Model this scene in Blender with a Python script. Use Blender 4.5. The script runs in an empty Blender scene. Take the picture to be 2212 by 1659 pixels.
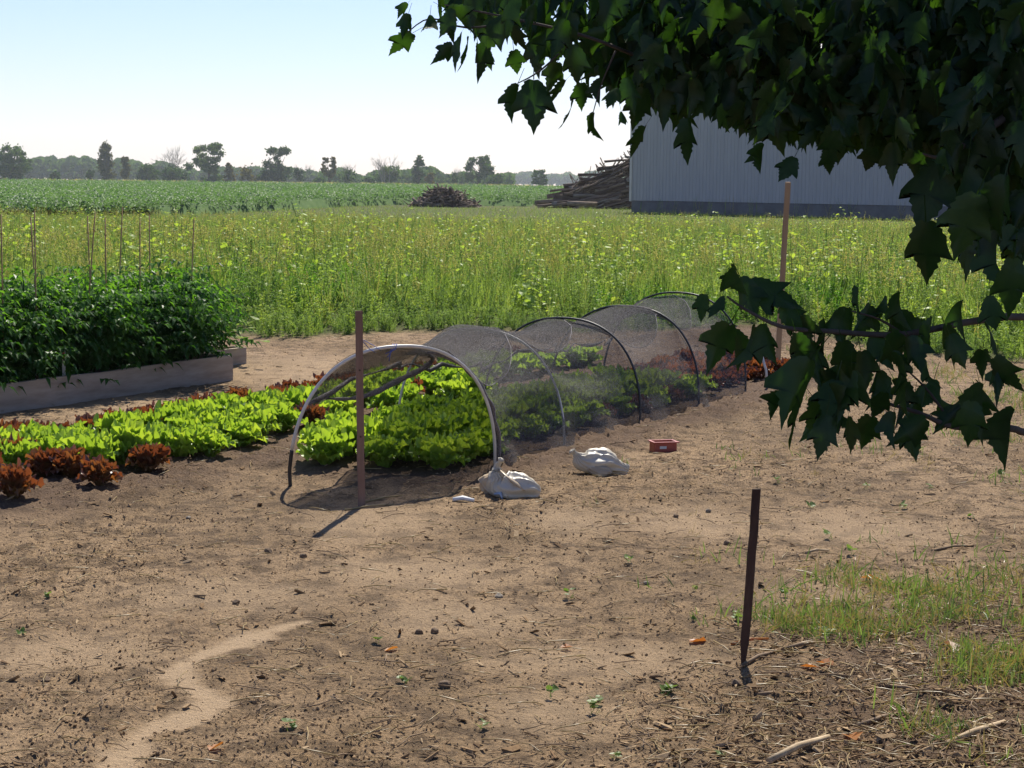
import bpy, bmesh, math, random
import numpy as np
from mathutils import Vector, Matrix, Euler

random.seed(11)
rng = np.random.default_rng(11)
S = bpy.context.scene
COL = S.collection
R = math.radians

# ------------------------------------------------------------------ camera
CAM_H = 1.65
FOC = 4000.0            # focal length in units of a 2212 px wide picture
PITCH = math.atan2(829.5 - 394.0, FOC)
ROLL = R(0.70)
cam_d = bpy.data.cameras.new('camera')
cam_d.sensor_width = 36.0
cam_d.lens = 36.0 * FOC / 2212.0
cam_d.clip_start = 0.05
cam_d.clip_end = 6000
cam = bpy.data.objects.new('camera', cam_d)
COL.objects.link(cam)
CAMROT = Matrix.Rotation(R(90) - PITCH, 3, 'X') @ Matrix.Rotation(ROLL, 3, 'Z')
cam.matrix_world = Matrix.Translation((0, 0, CAM_H)) @ CAMROT.to_4x4()
S.camera = cam

# ------------------------------------------------------------------ sky and sun
SUN_EL, SUN_AZ = R(49), R(8.5)      # azimuth clockwise from +Y
w = bpy.data.worlds.new('World'); S.world = w; w.use_nodes = True
nt = w.node_tree
sky = nt.nodes.new('ShaderNodeTexSky'); sky.sky_type = 'NISHITA'; sky.sun_disc = False
sky.sun_elevation = SUN_EL; sky.sun_rotation = SUN_AZ
sky.air_density = 1.0; sky.dust_density = 0.25; sky.ozone_density = 5.0
tint = nt.nodes.new('ShaderNodeMix'); tint.data_type = 'RGBA'; tint.blend_type = 'MULTIPLY'; tint.inputs[0].default_value = 1.0
tint.inputs[7].default_value = (0.985, 0.915, 1.07, 1)          # white balance of the whole sky
nt.links.new(sky.outputs[0], tint.inputs[6]); nt.links.new(tint.outputs[2], nt.nodes['Background'].inputs[0])
nt.nodes['Background'].inputs[1].default_value = 0.085
sun_d = bpy.data.lights.new('sun', 'SUN'); sun_d.energy = 5.0; sun_d.angle = R(0.53)
sun_d.color = (1.0, 0.935, 0.82)
sun = bpy.data.objects.new('sun', sun_d); COL.objects.link(sun)
sdir = Vector((math.sin(SUN_AZ) * math.cos(SUN_EL), math.cos(SUN_AZ) * math.cos(SUN_EL), math.sin(SUN_EL)))
sun.rotation_euler = sdir.to_track_quat('Z', 'Y').to_euler()
sun.location = (5, 10, 30)
S.view_settings.view_transform = 'Standard'; S.view_settings.look = 'None'
S.view_settings.exposure = 0.60; S.view_settings.gamma = 1.0
S.view_settings.use_curve_mapping = False
S.cycles.use_denoising = True
S.cycles.max_bounces = 8; S.cycles.transparent_max_bounces = 16
S.cycles.volume_bounces = 1
S.cycles.sample_clamp_indirect = 6.0

# ------------------------------------------------------------------ helpers: picture measurements -> world points
def ray(px, py):
    return CAMROT @ Vector(((px - 1106.0) / FOC, -(py - 829.5) / FOC, -1.0))
def G(px, py, z=0.0):                 # where a sight line meets height z
    d = ray(px, py); t = (z - CAM_H) / d.z
    return Vector((d.x * t, d.y * t, z))
def D(px, py, dist):                  # point on a sight line at a depth
    d = ray(px, py); t = dist / d.y
    return Vector((d.x * t, dist, CAM_H + d.z * t))
U = Vector((0.459, 0.888, 0)); V = Vector((-0.888, 0.459, 0))     # along / across the beds
def B(u, v, z=0.0):
    p = U * u + V * v; return Vector((p.x, p.y, z))
def u_of(px, v):
    k = (px - 1106.0) / FOC
    return v * (0.888 + 0.459 * k) / (0.459 - 0.888 * k)

# ------------------------------------------------------------------ noise
def _h(ix, iy, s):
    n = np.sin(ix * 127.1 + iy * 311.7 + s * 74.7) * 43758.5453
    return n - np.floor(n)
def vn(x, y, s=0):
    x = np.asarray(x, float); y = np.asarray(y, float)
    ix = np.floor(x); iy = np.floor(y); fx = x - ix; fy = y - iy
    fx = fx * fx * (3 - 2 * fx); fy = fy * fy * (3 - 2 * fy)
    a = _h(ix, iy, s); b = _h(ix + 1, iy, s); c = _h(ix, iy + 1, s); d = _h(ix + 1, iy + 1, s)
    return (a + (b - a) * fx) * (1 - fy) + (c + (d - c) * fx) * fy
def fbm(x, y, s=0, o=4):
    t = 0; a = .5
    for i in range(o):
        t = t + a * vn(x * 2 ** i + 13.7 * i, y * 2 ** i - 7.1 * i, s + i); a *= .5
    return t
def sst(e0, e1, x):
    t = np.clip((x - e0) / (e1 - e0), 0, 1); return t * t * (3 - 2 * t)

# ------------------------------------------------------------------ materials
def mat(name):
    m = bpy.data.materials.new(name); m.use_nodes = True
    m.node_tree.nodes.clear(); return m, m.node_tree.nodes, m.node_tree.links
def N(ns, t, **kw):
    n = ns.new(t)
    for k, v in kw.items(): setattr(n, k, v)
    return n
def ramp(ns, ls, fac, stops):
    r = ns.new('ShaderNodeValToRGB'); e = r.color_ramp.elements
    while len(e) < len(stops): e.new(.5)
    for i, (p, c) in enumerate(stops):
        e[i].position = p; e[i].color = (*c, 1)
    ls.new(fac, r.inputs[0]); return r.outputs[0]
def noise(ns, ls, scale, detail=4, rough=.6, coord=None, sc=None):
    n = ns.new('ShaderNodeTexNoise'); n.inputs['Scale'].default_value = scale
    n.inputs['Detail'].default_value = detail; n.inputs['Roughness'].default_value = rough
    if coord is not None:
        if sc:
            mp = ns.new('ShaderNodeMapping'); mp.inputs['Scale'].default_value = sc
            ls.new(coord, mp.inputs[0]); coord = mp.outputs[0]
        ls.new(coord, n.inputs['Vector'])
    return n.outputs[0]
def mixc(ns, ls, fac, a, b, mode='MIX'):
    m = ns.new('ShaderNodeMix'); m.data_type = 'RGBA'; m.blend_type = mode
    for sock, v in ((m.inputs[0], fac), (m.inputs[6], a), (m.inputs[7], b)):
        if isinstance(v, (int, float)): sock.default_value = v
        elif isinstance(v, tuple): sock.default_value = (*v, 1)
        else: ls.new(v, sock)
    return m.outputs[2]
def coords(ns): return ns.new('ShaderNodeTexCoord').outputs['Object']
def bump(ns, ls, h, strength=.3, dist=.01):
    b = ns.new('ShaderNodeBump'); b.inputs['Strength'].default_value = strength
    b.inputs['Distance'].default_value = dist; ls.new(h, b.inputs['Height']); return b.outputs[0]
def out(ns, ls, sh):
    o = ns.new('ShaderNodeOutputMaterial'); ls.new(sh, o.inputs[0])

def solid(name, stops, scale=8, rough=.8, sc=None, bmp=.25, bd=.004, spec=.25, detail=5):
    m, ns, ls = mat(name); c = coords(ns)
    f = noise(ns, ls, scale, detail, .65, c, sc)
    col = ramp(ns, ls, f, stops)
    p = N(ns, 'ShaderNodeBsdfPrincipled'); p.inputs['Roughness'].default_value = rough
    p.inputs['Specular IOR Level'].default_value = spec
    ls.new(col, p.inputs['Base Color'])
    if bmp: ls.new(bump(ns, ls, f, bmp, bd), p.inputs['Normal'])
    out(ns, ls, p.outputs[0]); return m

def leafmat(name, cols, trans=.45, gloss=.06, grough=.35, tcol=None, attr=None, nscale=9, attr_stops=None):
    """thin leaf: diffuse + light passing through + a little sheen; colour varies per plant and over the blade"""
    m, ns, ls = mat(name)
    oi = ns.new('ShaderNodeObjectInfo'); c = coords(ns)
    f = noise(ns, ls, nscale, 3, .6, c)
    ad = N(ns, 'ShaderNodeMath', operation='MULTIPLY_ADD'); ls.new(oi.outputs['Random'], ad.inputs[0]); ad.inputs[1].default_value = .55
    mu = N(ns, 'ShaderNodeMath', operation='MULTIPLY_ADD'); ls.new(f, mu.inputs[0]); mu.inputs[1].default_value = .9; mu.inputs[2].default_value = -.22
    ls.new(mu.outputs[0], ad.inputs[2])
    k = len(cols)
    col = ramp(ns, ls, ad.outputs[0], [(i / max(1, k - 1), q) for i, q in enumerate(cols)])
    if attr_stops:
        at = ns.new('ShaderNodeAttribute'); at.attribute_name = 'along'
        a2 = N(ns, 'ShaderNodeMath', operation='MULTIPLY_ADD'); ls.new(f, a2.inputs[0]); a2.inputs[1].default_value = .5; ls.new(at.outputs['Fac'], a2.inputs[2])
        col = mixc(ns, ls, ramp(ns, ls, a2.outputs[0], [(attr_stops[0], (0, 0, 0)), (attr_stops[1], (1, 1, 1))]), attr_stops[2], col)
    di = ns.new('ShaderNodeBsdfDiffuse'); ls.new(col, di.inputs[0])
    tr = ns.new('ShaderNodeBsdfTranslucent')
    tc = mixc(ns, ls, 1.0, col, tcol or (1.5, 1.6, .55), 'MULTIPLY'); ls.new(tc, tr.inputs[0])
    mx = ns.new('ShaderNodeMixShader'); mx.inputs[0].default_value = trans
    ls.new(di.outputs[0], mx.inputs[1]); ls.new(tr.outputs[0], mx.inputs[2])
    gl = ns.new('ShaderNodeBsdfGlossy'); gl.inputs['Roughness'].default_value = grough
    m2 = ns.new('ShaderNodeMixShader'); m2.inputs[0].default_value = gloss
    ls.new(mx.outputs[0], m2.inputs[1]); ls.new(gl.outputs[0], m2.inputs[2])
    out(ns, ls, m2.outputs[0]); return m

# ------------------------------------------------------------------ object helpers
def tag(o, label=None, cat=None, group=None, kind=None):
    if label: o['label'] = label
    if cat: o['category'] = cat
    if group: o['group'] = group
    if kind: o['kind'] = kind
    return o
def empty(name, loc=(0, 0, 0), rz=0.0):
    o = bpy.data.objects.new(name, None); COL.objects.link(o)
    o.location = loc; o.rotation_euler = (0, 0, rz); o.empty_display_size = .05; return o
def obj(name, me, parent=None, loc=None, rot=None, scale=None):
    o = bpy.data.objects.new(name, me); COL.objects.link(o)
    if parent: o.parent = parent
    if loc is not None: o.location = loc
    if rot is not None: o.rotation_euler = rot
    if scale is not None: o.scale = (scale,) * 3 if isinstance(scale, (int, float)) else scale
    return o

class MB:
    def __init__(s): s.v = []; s.f = []; s.m = []; s.smooth = []
    def add(s, vs, fs, mi=0, smooth=False):
        b = len(s.v); s.v.extend([tuple(p) for p in vs])
        for f in fs: s.f.append(tuple(b + i for i in f)); s.m.append(mi); s.smooth.append(smooth)
    def box(s, c, sx, sy, sz, rot=None, mi=0):
        vs = [Vector((x * sx / 2, y * sy / 2, z * sz / 2)) for x in (-1, 1) for y in (-1, 1) for z in (-1, 1)]
        if rot is not None: vs = [rot @ p for p in vs]
        s.add([p + Vector(c) for p in vs], [(0, 1, 3, 2), (4, 6, 7, 5), (0, 4, 5, 1), (2, 3, 7, 6), (0, 2, 6, 4), (1, 5, 7, 3)], mi)
    def tube(s, pts, rads, n=6, mi=0, caps=True, flat=1.0, up=None):
        pts = [Vector(p) for p in pts]; rings = []
        if isinstance(rads, (int, float)): rads = [rads] * len(pts)
        t0 = (pts[1] - pts[0]).normalized()
        a = Vector(up) if up is not None else (Vector((0, 0, 1)) if abs(t0.z) < .9 else Vector((1, 0, 0)))
        for i, p in enumerate(pts):
            t = (pts[min(i + 1, len(pts) - 1)] - pts[max(i - 1, 0)])
            t = t.normalized() if t.length > 1e-9 else t0
            x = t.cross(a).normalized(); y = x.cross(t).normalized(); a = y
            rings.append([p + (x * math.cos(2 * math.pi * k / n) + y * math.sin(2 * math.pi * k / n) * flat) * rads[i] for k in range(n)])
        vs = [q for r in rings for q in r]; fs = []
        for i in range(len(pts) - 1):
            for k in range(n):
                fs.append((i * n + k, i * n + (k + 1) % n, (i + 1) * n + (k + 1) % n, (i + 1) * n + k))
        s.add(vs, fs, mi, True)
        if caps:
            b = len(s.v) - len(vs)
            s.f.append(tuple(b + k for k in reversed(range(n)))); s.m.append(mi); s.smooth.append(False)
            s.f.append(tuple(b + (len(pts) - 1) * n + k for k in range(n))); s.m.append(mi); s.smooth.append(False)
    def mesh(s, name, mats):
        me = bpy.data.meshes.new(name)
        me.from_pydata(s.v, [], s.f)
        for m in (mats if isinstance(mats, (list, tuple)) else [mats]): me.materials.append(m)
        me.polygons.foreach_set('material_index', s.m)
        me.polygons.foreach_set('use_smooth', s.smooth)
        me.update(); return me
    def build(s, name, mats, parent=None, **k): return obj(name, s.mesh(name, mats), parent, **k)

def np_mesh(name, verts, faces, m, smooth=False):
    """verts (n,3), faces (k,3|4) numpy"""
    me = bpy.data.meshes.new(name); n = faces.shape[1]
    me.vertices.add(len(verts)); me.vertices.foreach_set('co', np.ascontiguousarray(verts, dtype=np.float32).ravel())
    me.loops.add(faces.size); me.loops.foreach_set('vertex_index', np.ascontiguousarray(faces, dtype=np.int32).ravel())
    me.polygons.add(len(faces)); me.polygons.foreach_set('loop_start', np.arange(0, faces.size, n, dtype=np.int32))
    me.polygons.foreach_set('loop_total', np.full(len(faces), n, dtype=np.int32))
    if smooth: me.polygons.foreach_set('use_smooth', np.ones(len(faces), dtype=bool))
    if m: me.materials.append(m)
    me.update(calc_edges=True); me.validate(); return me

def scatter(name, pts, rots, scl, idx, protos, label, cat, parent=None):
    """one 'stuff' object: copies of a few small meshes spread over points (geometry nodes)"""
    me = bpy.data.meshes.new(name)
    pts = np.asarray(pts, np.float32); n = len(pts)
    me.vertices.add(n); me.vertices.foreach_set('co', pts.ravel())
    a = me.attributes.new('rot', 'FLOAT_VECTOR', 'POINT'); a.data.foreach_set('vector', np.asarray(rots, np.float32).ravel())
    a = me.attributes.new('scl', 'FLOAT', 'POINT'); a.data.foreach_set('value', np.asarray(scl, np.float32).ravel())
    a = me.attributes.new('idx', 'INT', 'POINT'); a.data.foreach_set('value', np.asarray(idx, np.int32).ravel())
    me.update()
    o = obj(name, me, parent)
    ng = bpy.data.node_groups.new(name, 'GeometryNodeTree')
    ng.interface.new_socket('Geometry', in_out='INPUT', socket_type='NodeSocketGeometry')
    ng.interface.new_socket('Geometry', in_out='OUTPUT', socket_type='NodeSocketGeometry')
    gi = ng.nodes.new('NodeGroupInput'); go = ng.nodes.new('NodeGroupOutput'); L = ng.links
    jn = ng.nodes.new('GeometryNodeJoinGeometry')
    def na(nm, ty):
        q = ng.nodes.new('GeometryNodeInputNamedAttribute'); q.data_type = ty; q.inputs['Name'].default_value = nm; return q.outputs[0]
    ix, ro, sc_ = na('idx', 'INT'), na('rot', 'FLOAT_VECTOR'), na('scl', 'FLOAT')
    er = ng.nodes.new('FunctionNodeEulerToRotation'); L.new(ro, er.inputs[0])
    for k, pm in enumerate(protos):
        po = bpy.data.objects.new(name + '_source', pm)        # never linked to the scene
        oi = ng.nodes.new('GeometryNodeObjectInfo'); oi.inputs['Object'].default_value = po
        oi.inputs['As Instance'].default_value = True
        cp = ng.nodes.new('FunctionNodeCompare'); cp.data_type = 'INT'; cp.operation = 'EQUAL'
        L.new(ix, cp.inputs[2]); cp.inputs[3].default_value = k
        ip = ng.nodes.new('GeometryNodeInstanceOnPoints')
        L.new(gi.outputs[0], ip.inputs['Points']); L.new(cp.outputs[0], ip.inputs['Selection']); L.new(oi.outputs['Geometry'], ip.inputs['Instance'])
        L.new(er.outputs[0], ip.inputs['Rotation']); L.new(sc_, ip.inputs['Scale']); L.new(ip.outputs[0], jn.inputs[0])
    L.new(jn.outputs[0], go.inputs[0])
    md = o.modifiers.new('spread', 'NODES'); md.node_group = ng
    tag(o, label, None if parent else cat, None, 'stuff'); return o

# ================================================================== GROUND
SANDTRAIL = [G(*p) for p in [(250, 1700), (262, 1659), (285, 1620), (300, 1598), (350, 1578), (425, 1548), (462, 1520), (440, 1500), (398, 1478), (380, 1455), (400, 1436), (450, 1412), (510, 1390), (560, 1368), (610, 1352), (660, 1342)]]
BLOTCH = [(G(1230, 1130), .32, .13), (G(150, 1410), .5, .1), (G(900, 1240), .55, .12), (G(1180, 1540), .3, .09), (G(1000, 1330), .5, .1),
          (G(800, 1130), .45, .16), (G(1850, 1140), .6, .15), (G(1500, 1130), .5, .14), (G(700, 800), 1.4, .5), (G(330, 880), .9, .3), (G(1300, 1420), .6, .1), (G(1850, 1290), .6, .12), (G(500, 1290), .6, .1)]
def bed_shade_mask(x, y):
    u = x * .459 + y * .888; v = -x * .888 + y * .459
    wob = (fbm(x * 1.5, y * 1.5, 5, 3) - .47) * .5
    a = sst(5.75, 6.45, v + wob * .9) * (1 - sst(7.75, 7.95, v)) * sst(6.2, 6.6, u)
    b = sst(4.5, 4.8, v + wob * .5) * (1 - sst(6.25, 6.4, v)) * sst(8.35, 8.65, u + wob) * (1 - sst(15.6, 15.9, u))  # tunnel bed; its near margin is dark soil plus the net's shadow painted in
    return np.maximum(a, b)
def weedline(x):      # depth where the weeds begin
    x = np.asarray(x, float)
    e = 20.3 + 1.0 * np.sin(x * .7) * .5 + (fbm(x * .8, x * 0, 9, 3) - .47) * 1.6
    e = e - sst(2.9, 4.2, x) * 2.6
    return e
def beanline(x): return 74 + 54 * sst(-17, -7.5, np.asarray(x, float))
def sandmask(x, y):
    s = np.zeros_like(x)
    wob = (fbm(x * 6, y * 6, 21, 3) - .47) * .14
    for i in range(len(SANDTRAIL) - 1):
        a, b = SANDTRAIL[i], SANDTRAIL[i + 1]
        dx, dy = b.x - a.x, b.y - a.y; l2 = dx * dx + dy * dy
        t = np.clip(((x - a.x) * dx + (y - a.y) * dy) / l2, 0, 1)
        d = np.hypot(x - a.x - t * dx, y - a.y - t * dy)
        wd = .046 + .018 * math.sin(i * 1.7)
        s = np.maximum(s, 1 - sst(wd * .55, wd * 1.55, d + wob * .6 + (vn(x * 30, y * 30, 23) - .5) * .035))
    for c, rx, ry in BLOTCH:
        d = np.hypot((x - c.x) / rx, (y - c.y) / (ry * 4)) + wob * 3.0
        s = np.maximum(s, .5 * (1 - sst(.2, 1.1, d)))
    return s
def gz(x, y, fine=True):
    x = np.asarray(x, float); y = np.asarray(y, float)
    near = 1 - sst(22, 30, y)
    b = bed_shade_mask(x, y)
    z = (fbm(x * .9, y * .9, 1, 3) - .44) * .05 * near + b * .035
    if fine:
        sm = 1 - .85 * sandmask(x, y)
        rough = .45 + 1.1 * sst(.42, .62, fbm(x * 1.6, y * .9, 31, 3)) + .8 * b
        z = z + near * sm * rough * ((fbm(x * 8, y * 8, 2, 3) - .44) * .018 + (vn(x * 24, y * 24, 3) ** 3) * .016 + (vn(x * 48, y * 48, 6) ** 2) * .008 + (vn(x * 85, y * 85, 4) - .5) * .004)
    return z
def gz1(x, y, fine=False): return float(gz(np.array([x]), np.array([y]), fine)[0])
def onground(p, dz=0.0): return Vector((p.x, p.y, gz1(p.x, p.y) + dz))

def axis(parts):
    out_ = []
    for a, b, st in parts: out_ += list(np.arange(a, b, st))
    return np.array(out_)
xs = axis([(-3.7, 4.7, .023)])
lx = -3.7 - np.cumsum(.05 * 1.22 ** np.arange(46)); rx = 4.68 + np.cumsum(.05 * 1.22 ** np.arange(46))
xs = np.concatenate([lx[::-1], xs, rx])
ys = axis([(4.7, 8, .019), (8, 12, .026), (12, 22, .045)])
ys = np.concatenate([4.7 - np.cumsum(.05 * 1.35 ** np.arange(18))[::-1], ys, 22 + np.cumsum(.06 * 1.14 ** np.arange(60))])
gx, gy = np.meshgrid(xs, ys)
gzz = gz(gx, gy)
nx, ny = len(xs), len(ys)
ii = np.arange(nx * ny).reshape(ny, nx)
faces = np.stack([ii[:-1, :-1], ii[:-1, 1:], ii[1:, 1:], ii[1:, :-1]], -1).reshape(-1, 4)
verts = np.stack([gx, gy, gzz], -1).reshape(-1, 3)

def ground_material():
    m, ns, ls = mat('sandy_soil'); c = ns.new('ShaderNodeNewGeometry').outputs['Position']
    at = ns.new('ShaderNodeAttribute'); at.attribute_name = 'mask'
    sp = ns.new('ShaderNodeSeparateColor'); ls.new(at.outputs['Color'], sp.inputs[0])
    big = noise(ns, ls, .9, 5, .62, c, (1, .55, 1)); mid = noise(ns, ls, 7, 5, .7, c, (1, .8, 1)); fine = noise(ns, ls, 75, 5, .75, c, (1, .75, 1))
    base = ramp(ns, ls, big, [(.36, (.235, .163, .094)), (.5, (.315, .218, .128)), (.64, (.385, .27, .162))])
    base = mixc(ns, ls, ramp(ns, ls, mid, [(.41, (.85, .85, .85)), (.53, (0, 0, 0))]), base, (.135, .094, .058))
    base = mixc(ns, ls, .8, base, ramp(ns, ls, fine, [(.36, (.28, .27, .26)), (.46, (.88, .88, .88)), (.58, (1.15, 1.12, 1.07)), (.68, (1.6, 1.54, 1.42))]), 'MULTIPLY')
    sand = mixc(ns, ls, fine, (.43, .305, .185), (.53, .385, .242))
    base = mixc(ns, ls, sp.outputs[0], base, sand)
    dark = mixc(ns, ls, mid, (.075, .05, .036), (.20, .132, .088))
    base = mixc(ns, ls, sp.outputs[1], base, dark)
    grn = mixc(ns, ls, mid, (.05, .065, .02), (.11, .12, .035))
    base = mixc(ns, ls, sp.outputs[2], base, grn)
    p = N(ns, 'ShaderNodeBsdfPrincipled'); p.inputs['Roughness'].default_value = .95; p.inputs['Specular IOR Level'].default_value = .1
    ls.new(base, p.inputs['Base Color'])
    hb = N(ns, 'ShaderNodeMath', operation='ADD'); ls.new(mid, hb.inputs[0]); ls.new(fine, hb.inputs[1])
    ls.new(bump(ns, ls, hb.outputs[0], .9, .03), p.inputs['Normal'])
    out(ns, ls, p.outputs[0]); return m
M_SOIL = ground_material()
gme = np_mesh('ground', verts, faces, M_SOIL, True)
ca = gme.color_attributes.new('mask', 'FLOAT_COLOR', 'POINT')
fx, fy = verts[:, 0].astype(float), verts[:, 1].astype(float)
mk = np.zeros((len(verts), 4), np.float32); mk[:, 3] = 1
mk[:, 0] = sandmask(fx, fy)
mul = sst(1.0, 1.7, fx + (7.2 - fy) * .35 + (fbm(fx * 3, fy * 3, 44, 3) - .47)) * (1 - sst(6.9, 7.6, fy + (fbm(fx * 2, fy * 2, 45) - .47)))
mk[:, 1] = np.clip(np.maximum(bed_shade_mask(fx, fy) * .85, mul * .6) , 0, 1)
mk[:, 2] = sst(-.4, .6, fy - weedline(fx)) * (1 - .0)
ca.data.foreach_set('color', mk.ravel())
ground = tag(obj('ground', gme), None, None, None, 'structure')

# ================================================================== MATERIALS
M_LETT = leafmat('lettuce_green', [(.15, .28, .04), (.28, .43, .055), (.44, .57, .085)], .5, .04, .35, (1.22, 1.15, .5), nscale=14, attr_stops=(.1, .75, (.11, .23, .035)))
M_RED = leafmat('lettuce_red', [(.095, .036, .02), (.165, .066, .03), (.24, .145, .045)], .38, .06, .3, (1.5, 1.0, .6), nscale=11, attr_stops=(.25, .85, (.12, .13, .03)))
M_TOM = leafmat('tomato_leaf', [(.018, .056, .014), (.033, .092, .018), (.065, .145, .024)], .35, .02, .35, (1.5, 1.7, .5))
M_TOMY = leafmat('tomato_leaf_light', [(.07, .17, .03), (.12, .25, .04)], .45, .02, .35, (1.5, 1.6, .5))
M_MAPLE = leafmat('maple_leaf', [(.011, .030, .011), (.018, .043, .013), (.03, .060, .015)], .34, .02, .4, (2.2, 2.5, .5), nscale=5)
M_W1 = leafmat('weed_grass', [(.20, .30, .07), (.28, .40, .09), (.41, .48, .14)], .5, .01, .5, (1.2, 1.2, .7))
M_W2 = leafmat('weed_broadleaf', [(.22, .35, .07), (.32, .45, .08), (.45, .54, .11)], .5, .03, .45, (1.25, 1.2, .6))
M_W3 = leafmat('weed_herb', [(.11, .19, .05), (.21, .31, .08), (.35, .43, .12)], .45, .02, .5, (1.2, 1.25, .7))
M_WSEED = leafmat('weed_seedhead', [(.05, .045, .02), (.10, .08, .03)], .1, .0)
M_WDRY = leafmat('weed_dry', [(.36, .30, .15), (.50, .42, .24)], .4, .02)
M_BEAN = leafmat('soybean_leaf', [(.07, .15, .05), (.115, .21, .07), (.19, .29, .11)], .35, .03, .45, (1.2, 1.3, .7))
M_GRASS = leafmat('grass_blade', [(.085, .145, .04), (.14, .21, .06), (.26, .31, .13)], .42, .03, .45, (1.2, 1.25, .6))
M_STRAW = leafmat('straw', [(.30, .22, .11), (.42, .32, .17)], .2, .03)
M_DEAD = leafmat('dead_leaf', [(.34, .12, .03), (.42, .19, .05), (.30, .09, .03)], .4, .05, .4, (1.3, 1.1, .6))
M_FAR = leafmat('far_tree_leaf', [(.025, .055, .02), (.05, .095, .03), (.095, .14, .045)], .35, .02, nscale=.35)
M_FARB = leafmat('far_tree_leaf_brown', [(.06, .07, .028), (.12, .10, .03), (.17, .11, .03)], .3, .02, nscale=.35)
M_WOODS = leafmat('woods_leaf', [(.055, .10, .05), (.10, .155, .075)], .3, .0, nscale=.2)
M_BARK = solid('bark', [(.3, (.045, .035, .028)), (.7, (.12, .095, .075))], 6, .9, (1, 1, .25), .5, .02)
M_DEADWOOD = solid('dead_wood', [(.3, (.16, .14, .12)), (.7, (.30, .26, .22))], 5, .9)
M_BRUSH = solid('brush_wood', [(.3, (.09, .065, .048)), (.5, (.22, .165, .12)), (.72, (.40, .32, .24))], 3, .9, (1, 1, 3), .4, .02)
M_BRUSHD = solid('brush_wood_dark', [(.3, (.045, .03, .024)), (.7, (.14, .095, .07))], 3, .9, None, .4, .02)
M_STK = solid('stake_wood', [(.3, (.16, .095, .07)), (.55, (.26, .16, .12)), (.75, (.36, .24, .185))], 16, .8, (1, 1, .08), .4, .003)
M_STKT = solid('stake_wood_tan', [(.3, (.25, .16, .09)), (.7, (.42, .29, .17))], 14, .8, (1, 1, .08), .4, .003)
M_STKD = solid('stake_wood_dark', [(.3, (.045, .022, .014)), (.6, (.085, .043, .026)), (.8, (.13, .07, .045))], 22, .7, (1, 1, .1), .4, .003)
M_PLANK = solid('planter_board', [(.28, (.25, .20, .155)), (.5, (.36, .30, .24)), (.74, (.45, .385, .315))], 7, .85, (.35, .35, 2.5), .35, .004)
M_PIPE = solid('white_pipe', [(.3, (.55, .53, .49)), (.7, (.70, .69, .66))], 9, .45, None, .05, .002, .4)
M_PIPEB = solid('black_pipe', [(.3, (.018, .018, .02)), (.7, (.04, .04, .042))], 9, .45, None, .05, .002, .4)
M_CANE = solid('bamboo_cane', [(.3, (.24, .14, .06)), (.7, (.36, .23, .11))], 9, .6)
M_BAG = None
M_BAGCLOTH = leafmat('bag_plastic', [(.48, .41, .31), (.60, .55, .45), (.70, .67, .60)], .22, .06, .35, (1.0, .95, .82), nscale=7)
M_BAGD = leafmat('bag_dirty', [(.36, .25, .15), (.54, .43, .29), (.66, .60, .49)], .22, .06, .4, (1.0, .92, .75), nscale=7)
M_RED_P = solid('red_plastic', [(.3, (.30, .045, .03)), (.7, (.42, .085, .055))], 18, .4, None, .1, .003, .5)
M_WHITE = solid('white_plastic', [(.3, (.55, .55, .55)), (.7, (.72, .72, .72))], 18, .5, None, .05, .002)
M_BLUE = solid('blue_twine', [(.3, (.03, .06, .35)), (.7, (.10, .16, .55))], 30, .5)
M_STONE = solid('stone', [(.3, (.20, .17, .13)), (.7, (.40, .34, .27))], 14, .85, None, .4, .01)
M_CLOD = solid('soil_clod', [(.3, (.13, .092, .062)), (.7, (.27, .19, .125))], 22, .95, None, .6, .01)
M_CRUMB = leafmat('soil_crumb', [(.17, .118, .07), (.28, .195, .116), (.42, .30, .185)], 0.0, 0.0)
M_CHIPS = leafmat('chip_litter', [(.13, .08, .05), (.26, .175, .10), (.50, .38, .24)], 0.0, 0.0)
M_CHIP = solid('wood_chip', [(.3, (.30, .21, .12)), (.7, (.56, .44, .29))], 20, .85)
M_STICK = solid('stick', [(.3, (.12, .08, .05)), (.7, (.30, .21, .13))], 12, .85, None, .4, .004)
M_CONC = solid('foundation_concrete', [(.3, (.10, .10, .105)), (.7, (.17, .17, .175))], 1.5, .9)
M_ROOF = solid('barn_roof_steel', [(.3, (.35, .36, .38)), (.7, (.45, .46, .48))], 1, .5)
M_TRIM = solid('barn_trim', [(.3, (.55, .50, .42)), (.7, (.66, .62, .55))], 1, .6)
M_SIDING = solid('barn_siding', [(.25, (.36, .345, .33)), (.5, (.43, .415, .40)), (.75, (.48, .465, .45))], .8, .6, (1, 1, .12), .05, .01, .3)

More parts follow.
